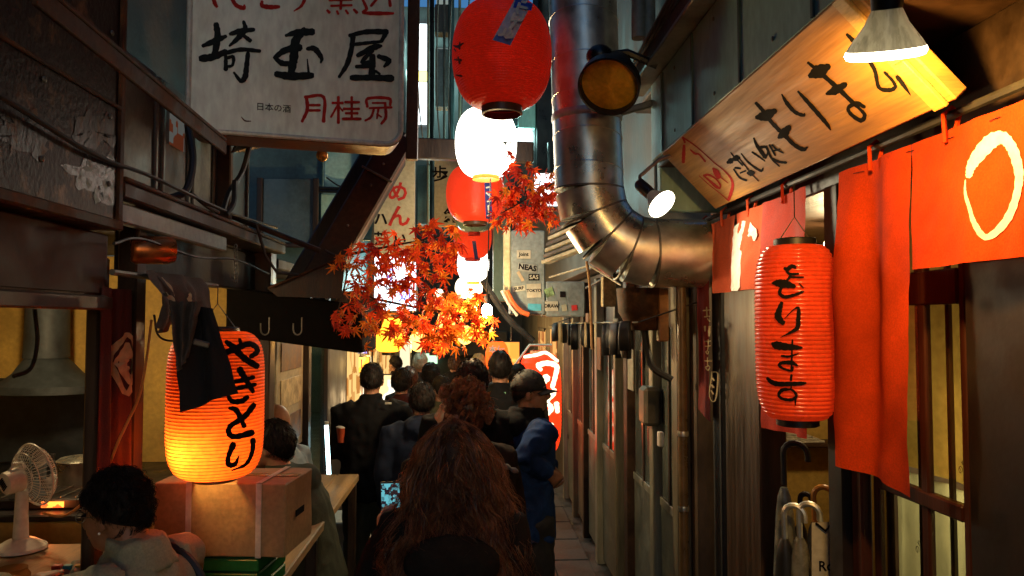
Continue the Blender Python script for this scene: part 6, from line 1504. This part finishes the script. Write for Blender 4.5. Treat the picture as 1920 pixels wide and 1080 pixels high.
strands(lines_a, .0017, 3).build('hair_strands', hair_brown, hb, 'all', local=True)
strands(lines_b, .0017, 4).build('hair_strands', hair_auburn_rim, hb, 'all', local=True)
# phone in her left hand
PH = thing('smartphone', 'smartphone with lit screen held up by the long haired person', 'phone', ph + Vector((0, 0, -.08)))
pr = Vector((.99, .10, 0)).normalized(); pu = Vector((-.05, .12, 1)).normalized(); pn = pr.cross(pu)
cph = ph + Vector((.022, -.01, .01))
MB().obox(cph, pr * .037, pu * .078, pn * .0045, .003).build('phone_body', black_metal, PH)
MB().obox(cph - (pn if pn.y > 0 else -pn) * .0052, pr * .033, pu * .071, pn * .0004).build('screen', screen_cyan, PH)

# ---- person with messy pinned-up curls
loc, ht = spot(866, 715, 3.3)
T, Hd, tt, W = person('person in dark coat with messy curly pinned up hair, face turned left', loc, R(38), ht - .03, jk_brown, tr_black, hair_brown, skin, hair_kind='short', yaw=R(35), pitch=R(6), bulk=1.30, vox=.012, bvox=.008, group=GC_)
lines = []
for _ in range(170):
    a = hairR.uniform(0, 6.28); e = hairR.uniform(-.35, 1.5)
    base = Vector((math.sin(a) * math.cos(e) * .085, math.cos(a) * math.cos(e) * .10 - .018, math.sin(e) * .112 + .018))
    if base.y > .045 and base.z < .06: continue
    nr = base.normalized(); t1 = nr.cross(Vector((hairR.gauss(0, 1), hairR.gauss(0, 1), hairR.gauss(0, 1)))).normalized(); rr = hairR.uniform(.012, .028)
    for k in range(22):
        o1 = hairR.gauss(0, .006); st0 = hairR.uniform(0, 1.0); ln = []
        for q_ in range(11):
            th = st0 + q_ * .48; ln.append(Hd(*(base + Vector((o1, hairR.gauss(0, .001), o1)) + nr * (rr * (1 - math.cos(th)) * .75) + t1 * (rr * math.sin(th) + .004 * q_ * .6))))
        lines.append(ln)
for _ in range(60):      # loose flyaway wisps
    a = hairR.uniform(0, 6.28); e = hairR.uniform(.2, 1.5); b_ = Vector((math.sin(a) * math.cos(e) * .095, math.cos(a) * math.cos(e) * .11 - .018, math.sin(e) * .125 + .018)); d_ = (b_.normalized() + Vector((hairR.gauss(0, .6), hairR.gauss(0, .6), hairR.gauss(0, .4)))).normalized()
    lines.append([Hd(*(b_ + d_ * .012 * q_ + Vector((0, 0, -.0012 * q_ * q_)))) for q_ in range(6)])
strands(lines, .0019, 8).build('curls', hair_auburn_rim, [c for c in T.children if c.name.startswith('hair')][0], 'all', local=True)
for k in range(4):
    mb = MB().loft([(tt(.02 + .045 * k + .02 * q_, -.165 + .01 * q_, 1.43 - .022 * k - .005 * q_), Vector((.016, .0, -.006)), Vector((0, .006, .012))) for q_ in range(3)], 8)
    mb.build('scarf_stripe', M('stripe_grey', (.16, .15, .14), .8), T, 'all', local=True)

# ---- man with cap and blue jacket
loc, ht = spot(988, 690, 4.3)
wr_ = P(1030, 884, 4.14); el_ = P(978, 858, 4.06)
T, Hd, tt, W = person('person in black baseball cap and blue jacket facing the red lantern', loc, R(-62), ht - .02, jk_blue, tr_black, hair_dark, skin_tan, yaw=R(-36), cap=M('cap_black', (.012, .012, .012), .8, var=.3), eyes=True, vox=.009, bvox=.006, amp=.013,
    rarm=(el_, wr_, (.6, .3, -.7), (0, 1, 0), .9), larm=(P(1015, 860, 4.50), P(1036, 880, 4.32), (.4, -.4, -.8), (-.3, -1, 0), .9), group=GC_)
s = ht / 1.72
v = MB().loft([(tt(0, .0, z), Vector((1, 0, 0)) * rx * s, Vector((0, 1, 0)) * ry * s) for z, rx, ry in ((1.38, .150, .125), (1.43, .125, .115), (1.47, .098, .104), (1.515, .092, .100))], 24).ell(tt(0, -.10, 1.42), (.11, 0, 0), (0, .07, 0), (0, 0, .08))
vm = remesh(v, .010, 2); wrinkle(vm, .006, 10, 3); putmesh('collar', vm, jk_black, T)
# ---- man in black jacket with olive trousers
loc, ht = spot(697, 682, 5.3)
cupp = P(643, 815, 5.22)
T, Hd, tt, W = person('person in black jacket and olive trousers standing with back turned', loc, R(0), ht, jk_black, tr_olive, hair_dark, skin, larm=(P(640, 860, 5.35), P(643, 832, 5.26), (.1, .0, 1), (1, .2, 0), .8), bulk=1.16, group=GC_, amp=.011)
pl = P(727, 757, 5.10)
MB().obox(W(Vector((pl.x, 5.3 - .172, pl.z))), (.022, 0, 0), (0, .002, 0), (0, 0, .007), .002).build('chest_mark', M('mark_pale', (.4, .4, .36), .5), T, local=True)
CU = thing('paper_cup', 'orange red paper cup held by the person in black', 'cup', cupp + Vector((0, 0, -.05)))
MB().lathe([(.0, -.05), (.034, -.05), (.044, .045), (.046, .048), (.042, .048), (.032, -.046)], cupp, 26).build('cup_body', M('cup_red', (.55, .09, .03), .5, var=.15), CU, 40)
MB().lathe([(.046, .048), (.047, .055), (.03, .062), (0, .063)], cupp, 26).build('lid', white_plastic, CU, 40)
# ---- further heads in the crowd
jk_navy = M('jacket_navy', (.008, .013, .030), .85, spec=.15, var=.35, scale=8, bump=.25, fine=120)
jk_grey = M('jacket_grey', (.045, .043, .040), .9, spec=.12, var=.35, scale=8, bump=.25, fine=120)
jk_wine = M('jacket_wine', (.040, .010, .010), .9, spec=.12, var=.35, scale=8, bump=.25, fine=120)
crowd = [
 ('person in navy hooded coat walking between the curls and the man in black', 792, 722, 4.9, 8, jk_navy, hair_dark, skin, 'full', 1.2, None),
 ('person in charcoal coat behind the tall one', 968, 684, 6.4, -25, jk_grey, hair_dark, skin, 'short', 1.15, None),
 ('person in brown coat far behind the hooded navy coat', 768, 690, 7.4, 12, jk_brown, hair_brown, skin, 'full', 1.05, None),
 ('person in dark coat with thick black hair ahead of the curly haired one', 884, 680, 4.25, 3, jk_black, hair_dark, skin, 'full', 1.1, None),
 ('tall person in black with green collar tag next to the capped one', 938, 660, 5.4, -8, jk_black, hair_dark, skin, 'short', 1.1, None),
 ('person with dark bobbed hair beside the one in black jacket', 754, 694, 6.2, 20, jk_wine, hair_dark, skin, 'full', 1.0, None),
 ('person with grey close cropped hair and bare lit neck', 788, 662, 8.0, -15, jk_brown, hair_grey, skin, 'short', 1.0, None),
 ('person with round black hair in the middle of the crowd', 808, 684, 6.9, 5, jk_grey, hair_dark, skin, 'full', 1.05, None),
 ('short person in olive coat half hidden by curls', 832, 706, 5.9, 30, jk_olive, hair_dark, skin, 'short', 1.1, None),
 ('person with blond hair at the far side of the crowd', 898, 664, 8.6, 10, jk_brown, M('hair_blond', (.42, .28, .10), .5, var=.3, scale=30), skin, 'short', 1.0, None),
 ('person in dark clothes facing a shop beyond the crowd', 742, 668, 9.6, 70, jk_dark, hair_dark, skin, 'short', 1.0, None),
 ('person with brown hair far down the alley', 850, 668, 9.4, -20, jk_dark, hair_brown, skin, 'full', 1.0, None),
]
for (lb, u, v_, Y, rt, jk, hm, sk, hk, bk, _) in crowd:
    loc, ht = spot(u, v_, Y)
    T, Hd, tt, W = person(lb, loc, R(rt), ht, jk, tr_black, hm, sk, hair_kind=hk, bulk=bk, vox=.014, bvox=.014, group=GC_, hood=(hk == 'full'), amp=.010, yaw=R(hairR.uniform(-25, 25)), lean=hairR.uniform(-.03, .06))
    if 'green collar' in lb:
        MB().obox(tt(.03, -.10, 1.44), (.02, 0, 0), (0, .004, 0), (0, 0, .012), .002).build('collar_tag', M('tag_green', (.25, .6, .4), .5), T, local=True)
# ---- seated diners on the left
def stool(label, loc, hz):
    T = thing('bar_stool', label, 'stool', loc, 'bar stools at the stalls')
    l = Vector(loc)
    MB().lathe([(0, hz), (.15, hz), (.16, hz - .015), (.16, hz - .05), (.15, hz - .06), (0, hz - .06)], l, 28).build('seat', M('stool_vinyl', (.10, .02, .015), .4), T, 40)
    for k in range(4):
        a = math.pi / 4 + k * math.pi / 2; d_ = Vector((math.cos(a), math.sin(a), 0))
        MB().tube([l + d_ * .10 + Vector((0, 0, hz - .06)), l + d_ * .18], .012, 8).build('leg', black_metal, T)
    MB().tube([l + Vector((.152 * math.cos(a), .152 * math.sin(a), hz * .35)) for a in [2 * math.pi * k / 24 for k in range(24)]], .008, 6, closed=True).build('foot_ring', black_metal, T, True)
loc, ht = spot(264, 880, 2.30)
rot = R(74); sc_h = 1.66
seat = .715
fwd = Vector((-math.sin(rot), math.cos(rot), 0)); rgt = Vector((math.cos(rot), math.sin(rot), 0))
base = loc - fwd * .10
zsh = 1.28
wl = P(165, 1030, 2.32); wl2 = P(95, 1062, 2.15)
T, Hd, tt, W = person('person with short black hair and earring in sage shirt leaning on the counter', base, rot, 1.60, jk_khaki, tr_black, hair_dark, skin_tan, seated=seat, lean=.22, yaw=R(4), pitch=R(-12), hair_kind='short', vox=.008, bvox=.006, eyes=True, amp=.011,
    rarm=(base + fwd * .22 + rgt * .30 + Vector((0, 0, 1.10)), base + fwd * .46 + rgt * .10 + Vector((0, 0, 1.19)), fwd * .4 - rgt * .9 + Vector((0, 0, .1)), (0, 0, -1), .4),
    larm=(base + fwd * .30 - rgt * .34 + Vector((0, 0, 1.19)), base + fwd * .48 - rgt * .12 + Vector((0, 0, 1.22)), fwd * .3 + rgt * .9, (0, 0, -1), .4), bulk=1.08)
MB().ell(Hd(-.080, .004, -.046), (.004, 0, 0), (0, .004, 0), (0, 0, .004), 8, 6).build('earring', M('pearl', (.85, .82, .75), .1, var=.05), T, 'all', local=True)
lines = []
for _ in range(420):
    a = hairR.uniform(0, 6.28); e = hairR.uniform(-.75, 1.5)
    base_ = Vector((math.sin(a) * math.cos(e) * .081, math.cos(a) * math.cos(e) * .102 - .016, math.sin(e) * .114 + .018))
    if base_.y > -.015 and base_.z < .05: continue
    if base_.y > -.05 and base_.z < -.005: continue
    nr = base_.normalized(); t1 = (Vector((0, 0, -1)) + Vector((hairR.gauss(0, .5), hairR.gauss(0, .5), hairR.gauss(0, .3)))); t1 = (t1 - nr * t1.dot(nr)).normalized(); rr = hairR.uniform(.010, .022)
    for k in range(14):
        o1 = Vector((hairR.gauss(0, .005), hairR.gauss(0, .005), hairR.gauss(0, .005))); st0 = hairR.uniform(-.2, .4)
        lines.append([Hd(*(base_ + o1 + nr * (rr * .5 * math.sin(st0 + q_ * .55)) + t1 * (.0042 * q_))) for q_ in range(8)])
strands(lines, .0019, 18).build('hair_waves', hair_dark, [c for c in T.children if c.name.startswith('hair')][0], 'all', local=True)
cl_ = MB().loft([(tt(0, -.018, 1.425), Vector((.108, 0, 0)), Vector((0, .098, .0))), (tt(0, -.020, 1.46), Vector((.088, 0, 0)), Vector((0, .088, 0))), (tt(0, -.016, 1.50), Vector((.080, 0, 0)), Vector((0, .084, 0))), (tt(0, -.012, 1.515), Vector((.074, 0, 0)), Vector((0, .078, 0)))], 22)
clm = remesh(cl_, .007, 2); wrinkle(clm, .006, 14, 4); putmesh('shirt_collar', clm, jk_khaki, T)
gl = MB()
for sg in (-1, 1):
    gl.tube([Hd(sg * .032 + .022 * math.cos(a), .098, .008 + .017 * math.sin(a)) for a in [2 * math.pi * k / 16 for k in range(16)]], .0014, 5, closed=True)
    gl.tube([Hd(sg * .054, .096, .012), Hd(sg * .078, .0, .004)], .0014, 5)
gl.tube([Hd(-.012, .1, .012), Hd(.012, .1, .012)], .0014, 5); gl.build('glasses', steel_dull, T, local=True)
MB().tube(curve_pts([tt(.10, .13, 1.30), tt(.13, .06, 1.44), tt(.135, -.06, 1.43), tt(.12, -.145, 1.30), tt(.05, -.17, 1.02)], 6), .014, 8).build('bag_strap', black_rubber, T, True, local=True)
stool('bar stool under the diner in the sage shirt', base - fwd * .02, seat - .03)
loc, ht = spot(520, 765, 3.85)
T, Hd, tt, W = person('person in dark olive hooded jacket seated sideways at the plank counter', loc + Vector((.16, 0, 0)), R(82), 1.66, jk_olive, tr_black, hair_dark, skin, seated=.62, lean=.26, hood=True, bulk=1.38, vox=.011, hair_kind='full', group='diners on bar stools',
    rarm=(loc + Vector((-.18, -.30, 1.05)), loc + Vector((-.36, -.15, 1.06)), (-.6, .6, 0), (0, 0, -1), .4))
stool('bar stool under the hooded diner', loc + Vector((.18, 0, 0)), .59)
loc, ht = spot(543, 742, 4.55)
T, Hd, tt, W = person('bald person in pale blue shirt seated behind the hooded one', loc, R(70), 1.68, jk_pale, tr_black, None, M('skin_warm', (.48, .24, .12), .45, var=.1), seated=.62, lean=.12, hair_kind='bald', group='diners on bar stools')
stool('bar stool under the bald diner', loc + Vector((.02, 0, 0)), .59)
